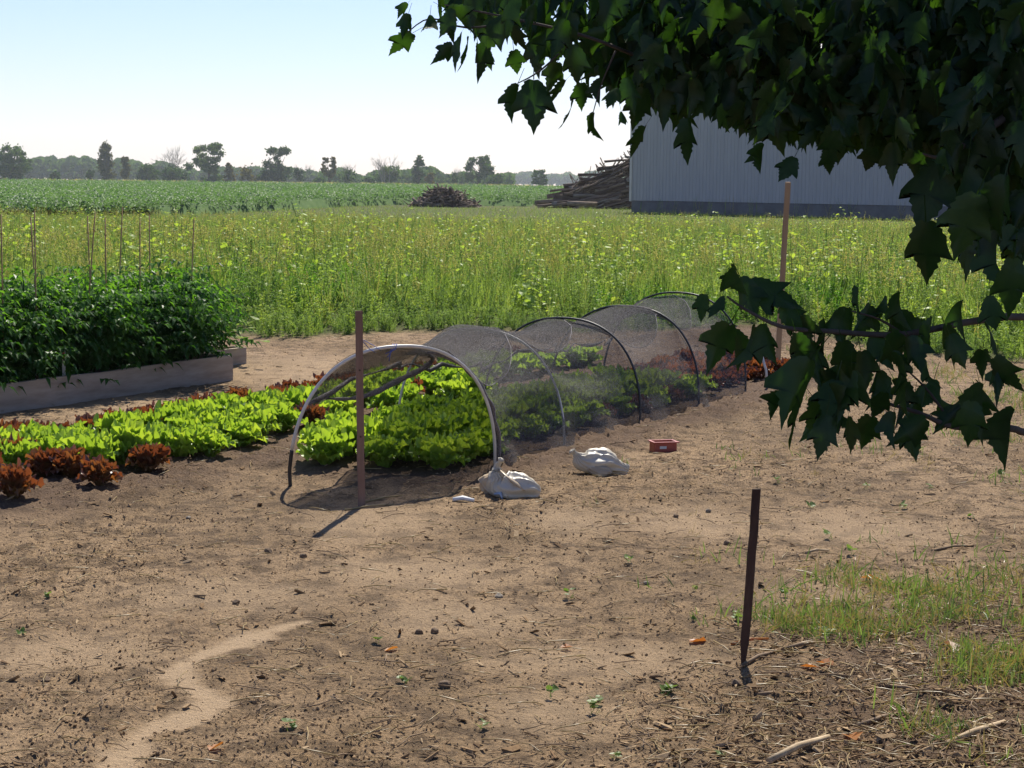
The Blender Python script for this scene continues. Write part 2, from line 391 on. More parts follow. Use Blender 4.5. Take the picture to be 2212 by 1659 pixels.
def net_material():
    m, ns, ls = mat('shade_net'); c = coords(ns)
    vo = noise(ns, ls, 210, 2, .6, c); big = noise(ns, ls, 7, 4, .6, c)
    spk = noise(ns, ls, 330, 1, .5, c)
    df = ns.new('ShaderNodeBsdfDiffuse'); ls.new(ramp(ns, ls, spk, [(.36, (.012, .012, .012)), (.52, (.055, .053, .053)), (.66, (.42, .40, .40))]), df.inputs[0])
    tl = ns.new('ShaderNodeBsdfTranslucent'); tl.inputs[0].default_value = (.07, .068, .066, 1)
    mg = ns.new('ShaderNodeMixShader'); mg.inputs[0].default_value = .12; ls.new(df.outputs[0], mg.inputs[1]); ls.new(tl.outputs[0], mg.inputs[2])
    tr = ns.new('ShaderNodeBsdfTransparent')
    ad = N(ns, 'ShaderNodeMath', operation='MULTIPLY_ADD'); ls.new(big, ad.inputs[0]); ad.inputs[1].default_value = .35; 
    a2 = N(ns, 'ShaderNodeMath', operation='MULTIPLY_ADD'); ls.new(vo, a2.inputs[0]); a2.inputs[1].default_value = 2.6; a2.inputs[2].default_value = -.93
    ls.new(a2.outputs[0], ad.inputs[2]); ad.use_clamp = True
    m2 = ns.new('ShaderNodeMixShader'); ls.new(ad.outputs[0], m2.inputs[0]); ls.new(tr.outputs[0], m2.inputs[1]); ls.new(mg.outputs[0], m2.inputs[2])
    out(ns, ls, m2.outputs[0]); return m
M_NET = net_material()
M_NETD = solid('net_bundle', [(.3, (.06, .055, .06)), (.7, (.26, .24, .25))], 120, .7, None, .6, .01)

# ================================================================== BARN
def barn():
    c0 = G(1357, 457.5); c0 = Vector((6.8, 108.0, 0))
    wd = Vector((.764, -.645, 0)).normalized(); inn = Vector((.645, .764, 0)).normalized()
    Lw, Dp, Hf, He, Hr = 30.4, 14.0, .68, 7.6, 10.4
    ang = math.atan2(wd.y, wd.x)
    b = tag(empty('barn', c0, ang), 'long grey corrugated steel barn with dark concrete foundation', 'barn')
    # local frame: x along the wall, y inward
    m = MB(); m.box((Lw / 2, Dp / 2 + .02, (Hf - .3) / 2 + .0), Lw, Dp, Hf + .3); m.build('foundation', M_CONC, b)
    pw = .92; n = int(Lw / pw)
    prof = []
    for k in range(4):
        x = k * .23
        prof += [(x, 0), (x + .085, 0), (x + .105, -.03), (x + .135, -.03), (x + .155, 0)]
    prof.append((pw - .006, 0))
    pm = MB(); vs = []
    for x, y in prof: vs += [(x, y, Hf + .02), (x, y, He)]
    pm.add(vs, [(2 * i, 2 * i + 2, 2 * i + 3, 2 * i + 1) for i in range(len(prof) - 1)])
    pme = pm.mesh('siding_panel', M_SIDING)
    for i in range(n + 1):
        obj('siding_panel', pme, b, (i * pw, -.002 * (i % 2), 0))
    m = MB(); m.box((Lw / 2, Dp / 2 + .06, (Hf + He) / 2 + .02), Lw - .1, Dp, He - Hf - .06); m.build('wall', M_SIDING, b)
    m = MB(); m.box((-.04, .03, (He + Hf) / 2), .16, .2, He - Hf + .05); m.build('corner_trim', M_TRIM, b)
    m = MB(); e = .5
    vs = [(-e, -e, He - .05), (Lw + e, -e, He - .05), (Lw + e, Dp / 2, Hr), (-e, Dp / 2, Hr), (Lw + e, Dp + e, He - .05), (-e, Dp + e, He - .05)]
    vs += [(x, y, z + .12) for x, y, z in vs]
    m.add(vs, [(0, 1, 2, 3), (3, 2, 4, 5), (6, 9, 8, 7), (9, 11, 10, 8), (0, 6, 7, 1), (5, 4, 10, 11), (0, 3, 9, 6), (3, 5, 11, 9), (1, 7, 8, 2), (2, 8, 10, 4)])
    m.build('roof', M_ROOF, b)
    for x in (0, Lw):
        m = MB(); m.add([(x, .05, He), (x, Dp - .05, He), (x, Dp / 2, Hr - .1), (x + .05, .05, He), (x + .05, Dp - .05, He), (x + .05, Dp / 2, Hr - .1)], [(0, 1, 2), (3, 5, 4), (0, 3, 4, 1), (1, 4, 5, 2), (2, 5, 3, 0)])
        m.build('gable', M_SIDING, b)
barn()

# ================================================================== BRUSH PILES
def log_mesh(L, r, mi, seed, wob=.06):
    rr = random.Random(seed); pts = []; rads = []
    for i in range(5):
        t = i / 4; pts.append((L * (t - .5), rr.uniform(-1, 1) * wob * L * .5, rr.uniform(-1, 1) * wob * L * .5)); rads.append(r * (1.1 - .55 * t))
    m = MB(); m.tube(pts, rads, 6); return m.mesh('branch', mi)
LOGS = [log_mesh(1, .03 + .008 * k, M_BRUSH if k % 3 else M_BRUSHD, k) for k in range(8)]
THICK = [log_mesh(1, .05 + .012 * k, (M_BRUSHD, M_BRUSH, M_DEADWOOD, M_BRUSH, M_BRUSHD)[k], 30 + k, .06) for k in range(5)]
def brush_small():
    c = Vector((-4.5, 121, 0)); b = tag(empty('stick_pile', c), 'low dark mound of broken sticks beside the bean field', 'stick pile')
    def hh(x): return 1.18 * max(0, 1 - abs((x + .1) / 2.55) ** 1.5)
    m = MB(); nx_, ny_ = 22, 12; vs = []
    for j in range(ny_):
        for i in range(nx_):
            x = -2.4 + 4.8 * i / (nx_ - 1); y = -1.3 + 2.6 * j / (ny_ - 1)
            z = hh(x) * max(0, 1 - (y / 1.35) ** 2) * random.uniform(.75, .95) - .05; vs.append((x, y, z))
    m.add(vs, [(j * nx_ + i, j * nx_ + i + 1, (j + 1) * nx_ + i + 1, (j + 1) * nx_ + i) for j in range(ny_ - 1) for i in range(nx_ - 1)])
    m.build('core', M_BRUSHD, b)
    for k in range(190):
        x = random.triangular(-2.5, 2.5, 0); y = random.uniform(-1.3, .6)
        z = hh(x) * max(.05, 1 - (y / 1.4) ** 2) * random.uniform(.7, 1.05)
        obj('stick', LOGS[k % 8], b, (x, y, z), (random.uniform(-.5, .5), random.gauss(0, .45), random.uniform(0, 6.28)), (random.uniform(.4, 1.25),) * 3)
    for k in range(16):
        x = random.gauss(.2, .7); obj('stick', LOGS[k % 3], b, (x, -.2, hh(x) + .05), (0, random.uniform(-1.3, -.6), random.uniform(0, 6.28)), (.55,) * 3)
brush_small()
def brush_big():
    c = Vector((6.6, 124, 0)); b = tag(empty('brush_pile', c), 'big pile of felled logs and bare branches behind the barn corner', 'brush pile')
    def hh(x): return float(np.interp(x, [-3.9, -2.6, -1.0, .6, 2.4, 5.0], [.55, 1.35, 2.2, 3.0, 3.5, 3.2]))
    m = MB(); nx_, ny_ = 22, 10; vs = []
    for j in range(ny_):
        for i in range(nx_):
            x = -3.2 + 8 * i / (nx_ - 1); y = -1.6 + 4 * j / (ny_ - 1)
            z = hh(x) * .68 * max(0, 1 - ((y - .4) / 2.05) ** 2) * random.uniform(.8, 1.0) - .05; vs.append((x, y, z))
    m.add(vs, [(j * nx_ + i, j * nx_ + i + 1, (j + 1) * nx_ + i + 1, (j + 1) * nx_ + i) for j in range(ny_ - 1) for i in range(nx_ - 1)])
    m.build('core', M_BRUSHD, b)
    for k in range(110):      # logs lying along the heap, rising to the right
        x = random.uniform(-3.2, 4); L = random.uniform(2.2, 5.0); t = random.uniform(.08, .95); z = hh(x) * t * random.uniform(.9, 1.12)
        obj('log', THICK[k % 5], b, (x, -1.7 * (1 - t) - .2 + random.uniform(-.2, .2), z), (0, -random.gauss(.2, .16), random.gauss(0, .3)), (L, random.uniform(.7, 2.4),) * 1 + (random.uniform(.7, 2.4),))
    for k in range(90):
        x = random.uniform(-3, 4.5); L = random.uniform(1.2, 3); z = hh(x) * random.uniform(.5, 1.0)
        obj('branch', LOGS[k % 8], b, (x, random.uniform(-1.2, .3), z), (random.uniform(-.3, .3), -random.gauss(.35, .2), random.gauss(0, .4)), (L, L * .5, L * .5))
    for k in range(85):      # twigs standing off the top
        x = random.uniform(-2.6, 3.5); L = random.uniform(1.0, 2.0)
        obj('twig', LOGS[k % 3], b, (x, random.uniform(-.6, .6), hh(x) * .95 + .15), (random.uniform(-.2, .2), -random.uniform(.3, 1.2) if k % 4 else random.uniform(.6, 1.2), random.gauss(0, .5)), (L, .9, .9))
brush_big()
_m = MB(); _m.tube([(-.9, 0, .25), (.9, .1, .22)], [.13, .12], 8)
tag(_m.build('lying_log', M_BRUSH, None, loc=(4.1, 112, 0.2)), 'short pale log lying in the grass between the two piles', 'log')

# ================================================================== FAR TREES
def quads(centers, size, r_, squash=.7):
    n = len(centers); d = r_.normal(size=(n, 3)); d /= np.linalg.norm(d, axis=1)[:, None]
    a = np.cross(d, r_.normal(size=(n, 3))); a /= np.linalg.norm(a, axis=1)[:, None]; b = np.cross(d, a)
    s = (size * r_.uniform(.6, 1.3, n))[:, None]
    a = a * s; b = b * s * squash
    v = np.stack([centers - a, centers - b * .9, centers + a, centers + b], 1).reshape(-1, 3)
    return v, np.arange(4 * n).reshape(n, 4)
def blob(r_, n, lobes):
    """points through lobes, denser near their skins"""
    L = np.array(lobes); k = r_.choice(len(L), n, p=(L[:, 3] ** 2 / (L[:, 3] ** 2).sum()))
    d = r_.normal(size=(n, 3)); d /= np.linalg.norm(d, axis=1)[:, None]
    rr = np.abs(r_.normal(0.55, .38, n))
    return L[k, :3] + d * (rr * L[k, 3])[:, None] * np.array([1, 1, .8])
def branches(m, p, d, L, r, depth, rr, spread=.5, mi=0):
    q = p + d * L; mid = p + d * L * .5 + Vector((rr.gauss(0, .05), rr.gauss(0, .05), 0)) * L
    m.tube([p, mid, q], [r, r * .8, r * .6], 5 if depth > 1 else 4, mi, caps=False)
    if depth <= 0: return [q]
    tips = []
    for k in range(3):
        dd = (d + Vector((rr.gauss(0, spread), rr.gauss(0, spread), rr.uniform(-.05, .35)))).normalized()
        tips += branches(m, p + d * L * rr.uniform(.6, 1.0), dd, L * rr.uniform(.6, .82), r * .55, depth - 1, rr, spread, mi)
    return tips
DT = 545.0
def far_tree(px, top, width, kind, label, seed, brown=False, dist=DT, base=None):
    r_ = np.random.default_rng(seed); rr = random.Random(seed)
    dist = dist + rr.uniform(-12, 12)
    p = D(px, 400, dist); x = p.x
    H = D(px, top, dist).z; W = width * dist / FOC
    t = tag(empty('field_tree', (x, dist, 0)), label, 'tree', 'trees along the far edge of the bean field')
    lm = M_FARB if brown else M_FAR
    if kind == 'bare' or kind == 'semi':
        m = MB(); tips = []
        for k in range(4):
            tips += branches(m, Vector((rr.gauss(0, .4), 0, 0)), Vector((rr.gauss(0, .2), rr.gauss(0, .2), 1)).normalized(), H * .34, H * .013, 4 if width > 60 else 3, rr, .42)
        m.build('limbs', M_DEADWOOD, t)
        if kind == 'semi':
            c = blob(r_, 700, [(rr.gauss(0, W * .15), rr.gauss(0, 1), H * rr.uniform(.2, .55), W * rr.uniform(.14, .26)) for _ in range(9)])
            v, f = quads(c, .34, r_); obj('crown', np_mesh('crown', v, f, lm), t)
        return
    m = MB(); hb = H * (.28 if kind in ('vase', 'round') else .1)
    m.tube([(0, 0, -.2), (rr.gauss(0, .1), 0, hb), (rr.gauss(0, .3), 0, H * .6)], [H * .032, H * .026, H * .012], 7)
    for k in range(5):
        a = rr.uniform(0, 6.28); m.tube([(0, 0, hb + rr.uniform(0, H * .15)), (math.cos(a) * W * .3, math.sin(a) * W * .3, H * rr.uniform(.55, .8))], [H * .014, H * .004], 5)
    m.build('trunk', M_BARK, t)
    lob = []
    if kind == 'vase':
        for k in range(40):
            a = rr.uniform(0, 6.28); h = rr.uniform(.30, .96); w_ = W * .55 * math.sqrt(max(.12, 1 - ((h - .62) / .46) ** 2))
            q = rr.uniform(.15, .95) ** .7; lob.append((math.cos(a) * w_ * q, math.sin(a) * w_ * q, H * (h - .04), W * rr.uniform(.07, .15)))
        lob += [(0, 0, H * .28, W * .10), (.2, 0, H * .15, W * .09), (rr.gauss(0, 1), 0, H * .07, W * .16)]
    elif kind == 'round':
        for k in range(46):
            a = rr.uniform(0, 6.28); h = rr.uniform(.16, .96); w_ = W * .55 * math.sqrt(max(.15, 1 - ((h - .54) / .52) ** 2))
            q = rr.uniform(.2, .92); lob.append((math.cos(a) * w_ * q, math.sin(a) * w_ * q, H * (h - .04), W * rr.uniform(.09, .18)))
        lob += [(rr.gauss(0, 1), 0, H * .1, W * .17), (rr.gauss(0, 1.4), 0, H * .1, W * .15)]
    elif kind == 'tall':
        for k in range(32):
            a = rr.uniform(0, 6.28); h = rr.uniform(.05, .97); w_ = W * .5 * (1.0 - .72 * max(0, h - .35) / .65)
            q = rr.uniform(.1, .9); lob.append((math.cos(a) * w_ * q, math.sin(a) * w_ * q, H * (h - .03), W * rr.uniform(.1, .2)))
    else:      # bush
        for k in range(18):
            a = rr.uniform(0, 6.28); h = rr.uniform(.1, .85); w_ = W * .5 * math.sqrt(max(.05, 1 - h * h))
            q = rr.uniform(.1, .95); lob.append((math.cos(a) * w_ * q, math.sin(a) * w_ * q, H * h, W * rr.uniform(.1, .2)))
    n = int(np.clip(60 * W * H, 1200, 5500))
    v, f = quads(blob(r_, n, lob), .36, r_)
    obj('crown', np_mesh('crown', v, f, lm), t)
FT = [(30, 313, 72, 'round', 'broad rounded tree standing at the left end of the far field edge'),
 (229, 303, 50, 'tall', 'tallest dense upright tree with browned side on the far field edge'),
 (197, 362, 20, 'bush', 'short dark ivy-clad stump at the foot of the tallest far tree'),
 (271, 338, 30, 'tall', 'small brownish pointed tree right beside the tallest far tree'),
 (317, 353, 56, 'bush', 'low green thicket between pointed brown tree and bare crown'),
 (370, 305, 82, 'bare', 'wide bare grey tree rising behind a dark round bush'),
 (384, 343, 80, 'bush', 'large dark round bush below the wide bare tree'),
 (453, 304, 64, 'vase', 'vase-shaped leafy tree on a clear trunk right of the dark bush'),
 (494, 350, 26, 'tall', 'thin small tree just right of the vase-shaped one'),
 (537, 342, 50, 'semi', 'bare-topped tree with ivy on its stems left of the dense dark tree'),
 (600, 314, 66, 'round', 'dense very dark tree with a gap beside its trunk on field edge'),
 (646, 338, 42, 'semi', 'half bare tree with dark lower leaves right of the dense dark tree'),
 (711, 336, 30, 'vase', 'slim leaning forked tree with small tufted crown'),
 (755, 338, 44, 'semi', 'half dead tree with leafy lower half beside the slim forked tree'),
 (833, 325, 92, 'bare', 'widest bare fan-shaped tree in the far tree row'),
 (842, 360, 62, 'bush', 'dark bush below the widest bare fan-shaped tree'),
 (905, 336, 40, 'tall', 'narrow leafy tree with wide top right of the bare fan tree'),
 (930, 372, 24, 'bush', 'small dark shrub right of the narrow leafy tree'),
 (981, 350, 26, 'semi', 'pale thin tree poking above the light green thicket'),
 (1033, 331, 58, 'vase', 'fan-shaped tree behind the low stick mound'),
 (1075, 375, 54, 'bush', 'wide rounded green bush right of the fan-shaped tree'),
 (1166, 366, 36, 'vase', 'lone small tree standing between fan-shaped tree and brush pile'),
 (120, 372, 30, 'bush', 'low dark shrub between the broad left tree and the stump'),
 (470, 380, 40, 'bush', 'low dark shrub at the foot of the vase-shaped tree'),
 (565, 378, 36, 'bush', 'low dark shrub at the foot of the dense dark tree'),
 (690, 382, 36, 'bush', 'low dark shrub left of the slim forked tree'),
 (800, 384, 34, 'bush', 'low shrub left of the widest bare tree')]
for i, (px, tp, wd_, kd, lb) in enumerate(FT):
    far_tree(px, tp, wd_, kd, lb, 100 + i, brown=(i in (1, 3, 8, 9, 12, 17)))

def far_woods(name, label, d0, x0, x1, topf, seed, n, size):
    r_ = np.random.default_rng(seed); X = r_.uniform(x0, x1, n); c = np.zeros((n, 3))
    for i, px in enumerate(X):
        dd = d0 + r_.uniform(0, 60); tp = D(px, topf(px) + 6 * math.sin(px * .05) * math.sin(px * .017 + 1) + 5 * (float(vn(np.array(px * .07), np.array(0.), seed)) - .5) * 2, dd).z
        c[i] = (D(px, 400, dd).x, dd, max(0, tp) * r_.uniform(0.0, 1.0) ** .6)
    v, f = quads(c, size, r_, .85); tag(obj(name, np_mesh(name, v, f, M_WOODS)), label, 'woods', None, 'stuff')
far_woods('far_woods', 'hazy line of woods beyond the far tree row', 900, -250, 820, lambda p: float(np.interp(p, [-250, 60, 130, 200, 420, 560, 680, 820], [340, 344, 343, 344, 366, 366, 372, 376])), 3, 16000, 1.5)
far_woods('pale_woods', 'pale green thicket behind the fan-shaped tree', 640, 690, 1110, lambda p: float(np.interp(p, [690, 850, 930, 1000, 1110], [376, 372, 368, 372, 384])), 4, 6000, .9)
far_woods('distant_woods', 'blue hazy wooded ridge far beyond the fields', 1700, 600, 2300, lambda p: float(np.interp(p, [600, 1090, 1140, 1200, 1260, 2300], [384, 382, 373, 376, 379, 385])), 5, 16000, 2.6)

# ================================================================== SOYBEAN FIELD
def blade(m, base, d, L, w_, bend, mi=0, seg=3):
    """a tapering bent strip"""
    d = Vector(d).normalized(); side = d.cross(Vector((0, 0, 1)))
    side = side.normalized() if side.length > .05 else Vector((1, 0, 0))
    a = random.uniform(0, 3.14); side = (Matrix.Rotation(a, 3, d) @ side)
    p = Vector(base); vs = []; dd = d.copy()
    for i in range(seg + 1):
        t = i / seg; ww = w_ * (1 - t) ** .6 * (1 if i else .6)
        if i == seg: vs.append(p.copy())
        else: vs += [p - side * ww / 2, p + side * ww / 2]
        dd = (dd + Vector((d.x * bend, d.y * bend, -bend * .8)) * (1.0 / seg)).normalized(); p = p + dd * L / seg
    fs = [(2 * i, 2 * i + 1, 2 * i + 3, 2 * i + 2) for i in range(seg - 1)] + [(2 * seg - 2, 2 * seg - 1, 2 * seg)]
    m.add(vs, fs, mi)
def leaf_quad(m, base, d, L, w_, mi=0, droop=.3):
    """small pointed leaf, folded along its midrib"""
    d = Vector(d).normalized(); s = d.cross(Vector((0, 0, 1)))
    s = s.normalized() if s.length > .05 else Vector((1, 0, 0)); n = s.cross(d)
    b = Vector(base); k = -Vector((0, 0, 1)) * droop * L
    m.add([b, b + d * L * .4 - s * w_ / 2 + n * w_ * .15, b + d * L * .5 + k * .25, b + d * L * .4 + s * w_ / 2 + n * w_ * .15, b + d * L + k], [(0, 1, 2), (0, 2, 3), (1, 4, 2), (2, 4, 3)], mi)
def rdir(el0, el1):
    a = random.uniform(0, 6.283); e = R(random.uniform(el0, el1)); return Vector((math.cos(a) * math.cos(e), math.sin(a) * math.cos(e), math.sin(e)))

def bean_proto(k):
    m = MB()
    for i in range(26):
        p = Vector((random.gauss(0, .16), random.gauss(0, .16), random.uniform(.25, .72))); d = rdir(-25, 50)
        leaf_quad(m, p, d, random.uniform(.12, .17), random.uniform(.09, .12))
    return m.mesh('bean_clump', M_BEAN)
bp_ = [bean_proto(k) for k in range(4)]
P_ = []
while len(P_) < 15000:
    n = 20000; t = rng.uniform(0, 1, n); yy = 68 * (4.4 ** t); xx = rng.uniform(-.30, .30, n) * yy
    ok = yy > beanline(xx) + .5
    ok &= ~((xx > 1.5) & (xx < 16) & (yy < 133) & (yy > 100))
    ok &= rng.uniform(0, 1, n) < (yy / 300) ** .35
    P_ += list(np.stack([xx, yy, np.zeros(n)], 1)[ok])
P_ = np.array(P_[:15000])
scl = rng.uniform(.85, 1.25, len(P_)) * (1 + (P_[:, 1] - 70) * .004)
bl = vn(P_[:, 0] * .2, P_[:, 1] * .06, 61)
pz = P_.copy(); pz[:, 2] = -.25 * (scl - 1)
scatter('soybean_field', pz, np.stack([rng.uniform(-.2, .2, len(P_)), rng.uniform(-.2, .2, len(P_)), rng.uniform(0, 6.28, len(P_))], 1), scl, rng.integers(0, 4, len(P_)), bp_, 'dark green soybean crop filling the flat field behind the weeds', 'crop')
# closed canopy between the leaf clumps and out to the tree row
bx_ = np.linspace(-1, 1, 220); by_ = 80 * (7.0 ** np.linspace(0, 1, 200))
XX, YY = np.meshgrid(bx_, by_); XX = XX * (YY * .36 + 20)
ZZ = .22 + .25 * sst(150, 320, YY) + .22 * vn(XX * 1.6, YY * .5, 71) + .12 * vn(XX * .3, YY * .12, 72)
ZZ = np.where(YY < beanline(XX) + 2, -.3, ZZ); ZZ = np.where((XX > 1) & (XX < 40) & (YY < 140), -.3, ZZ)
ZZ[-1] = -.1
i2 = np.arange(XX.size).reshape(XX.shape)
M_CANOPY = leafmat('bean_canopy', [(.06, .12, .05), (.11, .18, .075), (.18, .25, .11)], .3, .0, nscale=2.2)
tag(obj('bean_canopy', np_mesh('bean_canopy', np.stack([XX, YY, ZZ], -1).reshape(-1, 3), np.stack([i2[:-1, :-1], i2[:-1, 1:], i2[1:, 1:], i2[1:, :-1]], -1).reshape(-1, 4), M_CANOPY, False)), 'even green bean canopy stretching to the far tree row', 'crop', None, 'stuff')
# dry verge at the far edge
dm = MB()
for i in range(40): blade(dm, (random.gauss(0, .8), random.gauss(0, .3), 0), rdir(60, 90), random.uniform(.7, 1.3), .16, .3)
dme = dm.mesh('dry_tuft', M_WDRY); n = 700
vx = rng.uniform(-190, 130, n); scatter('dry_verge', np.stack([vx, 532 + rng.normal(0, 2, n), np.zeros(n)], 1), np.stack([np.zeros(n), np.zeros(n), rng.uniform(0, 6, n)], 1), rng.uniform(.7, 1.2, n), np.zeros(n), [dme], 'thin line of dry brown grass along the far field edge', 'grass')

# ================================================================== WEEDS
def grass_tuft(n, h, w_, mi, mats, seedh=0, el=62, bd=.7):
    m = MB()
    for i in range(n):
        blade(m, (random.gauss(0, .05), random.gauss(0, .05), 0), rdir(el, 89), h * random.uniform(.5, 1.15), w_ * random.uniform(.6, 1.2), random.uniform(.1, bd), mi)
    for i in range(seedh):
        d = rdir(75, 90); p = Vector((random.gauss(0, .04), random.gauss(0, .04), 0)); L = h * random.uniform(.95, 1.25)
        m.tube([p, p + d * L], [.002, .0015], 3, mi, caps=False)
        for q in range(7):
            leaf_quad(m, p + d * (L - .02 * q), rdir(10, 70), .035, .012, 1)
    return m.mesh('grass_tuft', mats)
def heart_leaf(m, base, d, L, mi):
    d = Vector(d).normalized(); s = d.cross(Vector((0, 0, 1))); s = s.normalized() if s.length > .05 else Vector((1, 0, 0)); n = s.cross(d)
    b = Vector(base); o = [(0, .0), (-.10, .22), (.05, .45), (.38, .47), (.7, .27), (1.0, 0)]
    c = b + d * L * .3 - n * L * .06
    vs = [c] + [b + d * L * a + s * L * w_ + n * (L * .06 if 0 < w_ else 0) for a, w_ in o] + [b + d * L * a - s * L * w_ + n * L * .06 for a, w_ in o[-2:0:-1]]
    k = len(vs) - 1
    m.add(vs, [(0, i + 1, (i + 1) % k + 1) for i in range(k)], mi)
def velvet(h, nl, ls_=.72):
    m = MB(); d = rdir(80, 90); m.tube([(0, 0, 0), d * h], [.007, .003], 4, 0, caps=False)
    for i in range(nl):
        t = .2 + .8 * (i + .5) / nl; a = i * 2.4 + random.uniform(-.4, .4); L = random.uniform(.10, .16) * ls_ * (1.15 - .5 * t)
        o = Vector((math.cos(a), math.sin(a), .35)); p = d * h * t; q = p + o.normalized() * random.uniform(.05, .12)
        m.tube([p, q], .002, 3, 0, caps=False); heart_leaf(m, q, Vector((o.x, o.y, random.uniform(-.9, .1))), L, 1)
    return m.mesh('velvetleaf', [M_W3, M_W2])
def herb(h, n, mi_leaf):
    m = MB()
    for s in range(3):
        d = rdir(65, 90); b = Vector((random.gauss(0, .05), random.gauss(0, .05), 0)); L = h * random.uniform(.7, 1.05)
        m.tube([b, b + d * L], [.005, .002], 3, 0, caps=False)
        for i in range(n):
            t = random.uniform(.12, 1); leaf_quad(m, b + d * L * t, rdir(-10, 65), random.uniform(.04, .085) * (1.2 - .5 * t), random.uniform(.014, .026), 0)
    return m.mesh('herb', [mi_leaf])
def seed_spike(h):
    m = MB(); d = rdir(78, 90); m.tube([(0, 0, 0), d * h * .6, d * h], [.006, .005, .003], 4, 0, caps=False)
    for i in range(60):
        t = random.uniform(.45, 1.0); p = d * h * t; leaf_quad(m, p, rdir(-20, 60), .03, .022, 1)
    for i in range(6): leaf_quad(m, d * h * random.uniform(.1, .4), rdir(-10, 40), .14, .04, 0)
    return m.mesh('seed_spike', [M_W3, M_WSEED])
WP = [grass_tuft(26, .62, .008, 0, [M_W1]), grass_tuft(22, .55, .007, 0, [M_W1, M_WDRY], 7), grass_tuft(22, .7, .0075, 0, [M_W1, M_WDRY], 7),
      velvet(.85, 13), velvet(.7, 11), velvet(.95, 16), herb(.62, 40, M_W3), herb(.78, 44, M_W3), herb(.5, 36, M_W2), grass_tuft(16, .6, .008, 0, [M_WDRY]), herb(.35, 30, M_W3), grass_tuft(24, .4, .01, 0, [M_W3]), herb(.55, 60, M_TOMY), herb(.42, 50, M_W3)]
WPW = np.array([.13, .15, .13, .02, .02, .015, .20, .16, .11, .05, .02, .02])
pts = []
for (y0, y1, dens) in [(16.5, 24, 30), (24, 32, 24), (32, 45, 15), (45, 65, 8.5), (65, 88, 5.5), (88, 118, 4.2)]:
    W_ = .31 * y1 + .6; n = int((y1 - y0) * 2 * W_ * dens)
    x = rng.uniform(-W_, W_, n); y = rng.uniform(y0, y1, n)
    ok = (np.abs(x) < .31 * y + .8) & (y > weedline(x)) & (y < beanline(x) + 3)
    # barn footprint and the ground just before it
    lx_ = (x - 6.8) * .764 - (y - 108) * .645; ly_ = (x - 6.8) * .645 + (y - 108) * .764
    ok &= ~((lx_ > -.5) & (ly_ > -.6)); pts.append(np.stack([x, y], 1)[ok])
pts = np.concatenate(pts); n = len(pts); X, Y = pts[:, 0], pts[:, 1]
vel = fbm(X * .16, Y * .09, 81, 3); her = fbm(X * .3, Y * .15, 82, 3)
idx = rng.choice(12, n, p=WPW / WPW.sum())
sw = rng.uniform(0, 1, n)
right = sst(-6, 10, X + Y * .02)
idx = np.where((vel + .13 * right > .57) & (sw < .17), rng.integers(3, 6, n), idx)
idx = np.where((her > .55) & (sw > .72), rng.integers(6, 9, n), idx)
edge = sst(0, 3.5, Y - weedline(X))
hs = (.62 + .38 * edge) * rng.uniform(.75, 1.2, n) * (1 - .70 * sst(36, 88, Y))
hs *= .62 + .8 * fbm(X * .22, Y * .12, 83, 3)
idx = np.where((edge < .35) & (sw < .7), rng.choice([10, 10, 8, 11], n), idx)
idx = np.where((edge < .8) & (idx < 3) & (rng.uniform(0, 1, n) < .75), rng.choice([6, 7, 8, 8], n), idx)
drk = fbm(X * .55, Y * .4, 86, 3)
idx = np.where((drk > .55) & (Y < 30) & (sw < .5), 12, idx)
idx = np.where((edge < .5) & (drk < .45) & (sw > .4), 13, idx)
P3 = np.stack([X, Y, gz(X, Y, False) - .01], 1)
scatter('weed_meadow', P3, np.stack([rng.normal(0, .12, n), rng.normal(0, .12, n), rng.uniform(0, 6.28, n)], 1), hs * .95, idx, WP,
        'bright green mixed weeds and grasses filling the ground between soil and barn', 'weeds')
# plants that stand out of the weeds
for (px, tp, dist) in [(825, 560, 23), (536, 515, 27), (500, 530, 26), (625, 520, 30), (975, 520, 34), (1850, 480, 40), (1920, 500, 33), (1760, 620, 24), (1985, 600, 22), (1870, 640, 22)]:
    h = D(px, tp, dist).z; o = obj('seed_stalk', seed_spike(h), None, (D(px, 500, dist).x, dist, 0))
    tag(o, 'dark upright seed stalk standing above the green weeds', 'weed stalk', 'dark seed stalks in the weeds')
for (px, tp, dist) in [(1290, 560, 27), (1150, 595, 24), (1235, 545, 30), (1130, 640, 22.5), (1340, 600, 24), (1560, 540, 27), (1460, 560, 26), (830, 480, 40), (650, 490, 42), (300, 520, 30), (1400, 470, 45), (1800, 520, 28), (1900, 545, 26), (2080, 560, 24), (1640, 560, 25)]:
    h = D(px, tp, dist).z; o = obj('velvetleaf_weed', velvet(max(.5, h), 14, .95), None, (D(px, 500, dist).x, dist, 0))
    tag(o, 'tall weed with large heart-shaped yellow-green leaves in the meadow', 'weed', 'broad-leaved weeds in the meadow')
# goldenrod-like weeds by the barn wall
for k in range(26):
    s = random.uniform(.5, 19); q = Vector((6.8, 108, 0)) + Vector((.764, -.645, 0)) * s - Vector((.645, .764, 0)) * random.uniform(.5, 1.4)
    o = obj('wall_weed', (herb(random.uniform(.7, 1.3), 26, [M_W3, M_W2, M_WDRY][k % 3])), None, q)
    tag(o, 'scraggly weed growing against the dark barn foundation', 'weed', 'weeds along the barn foundation')

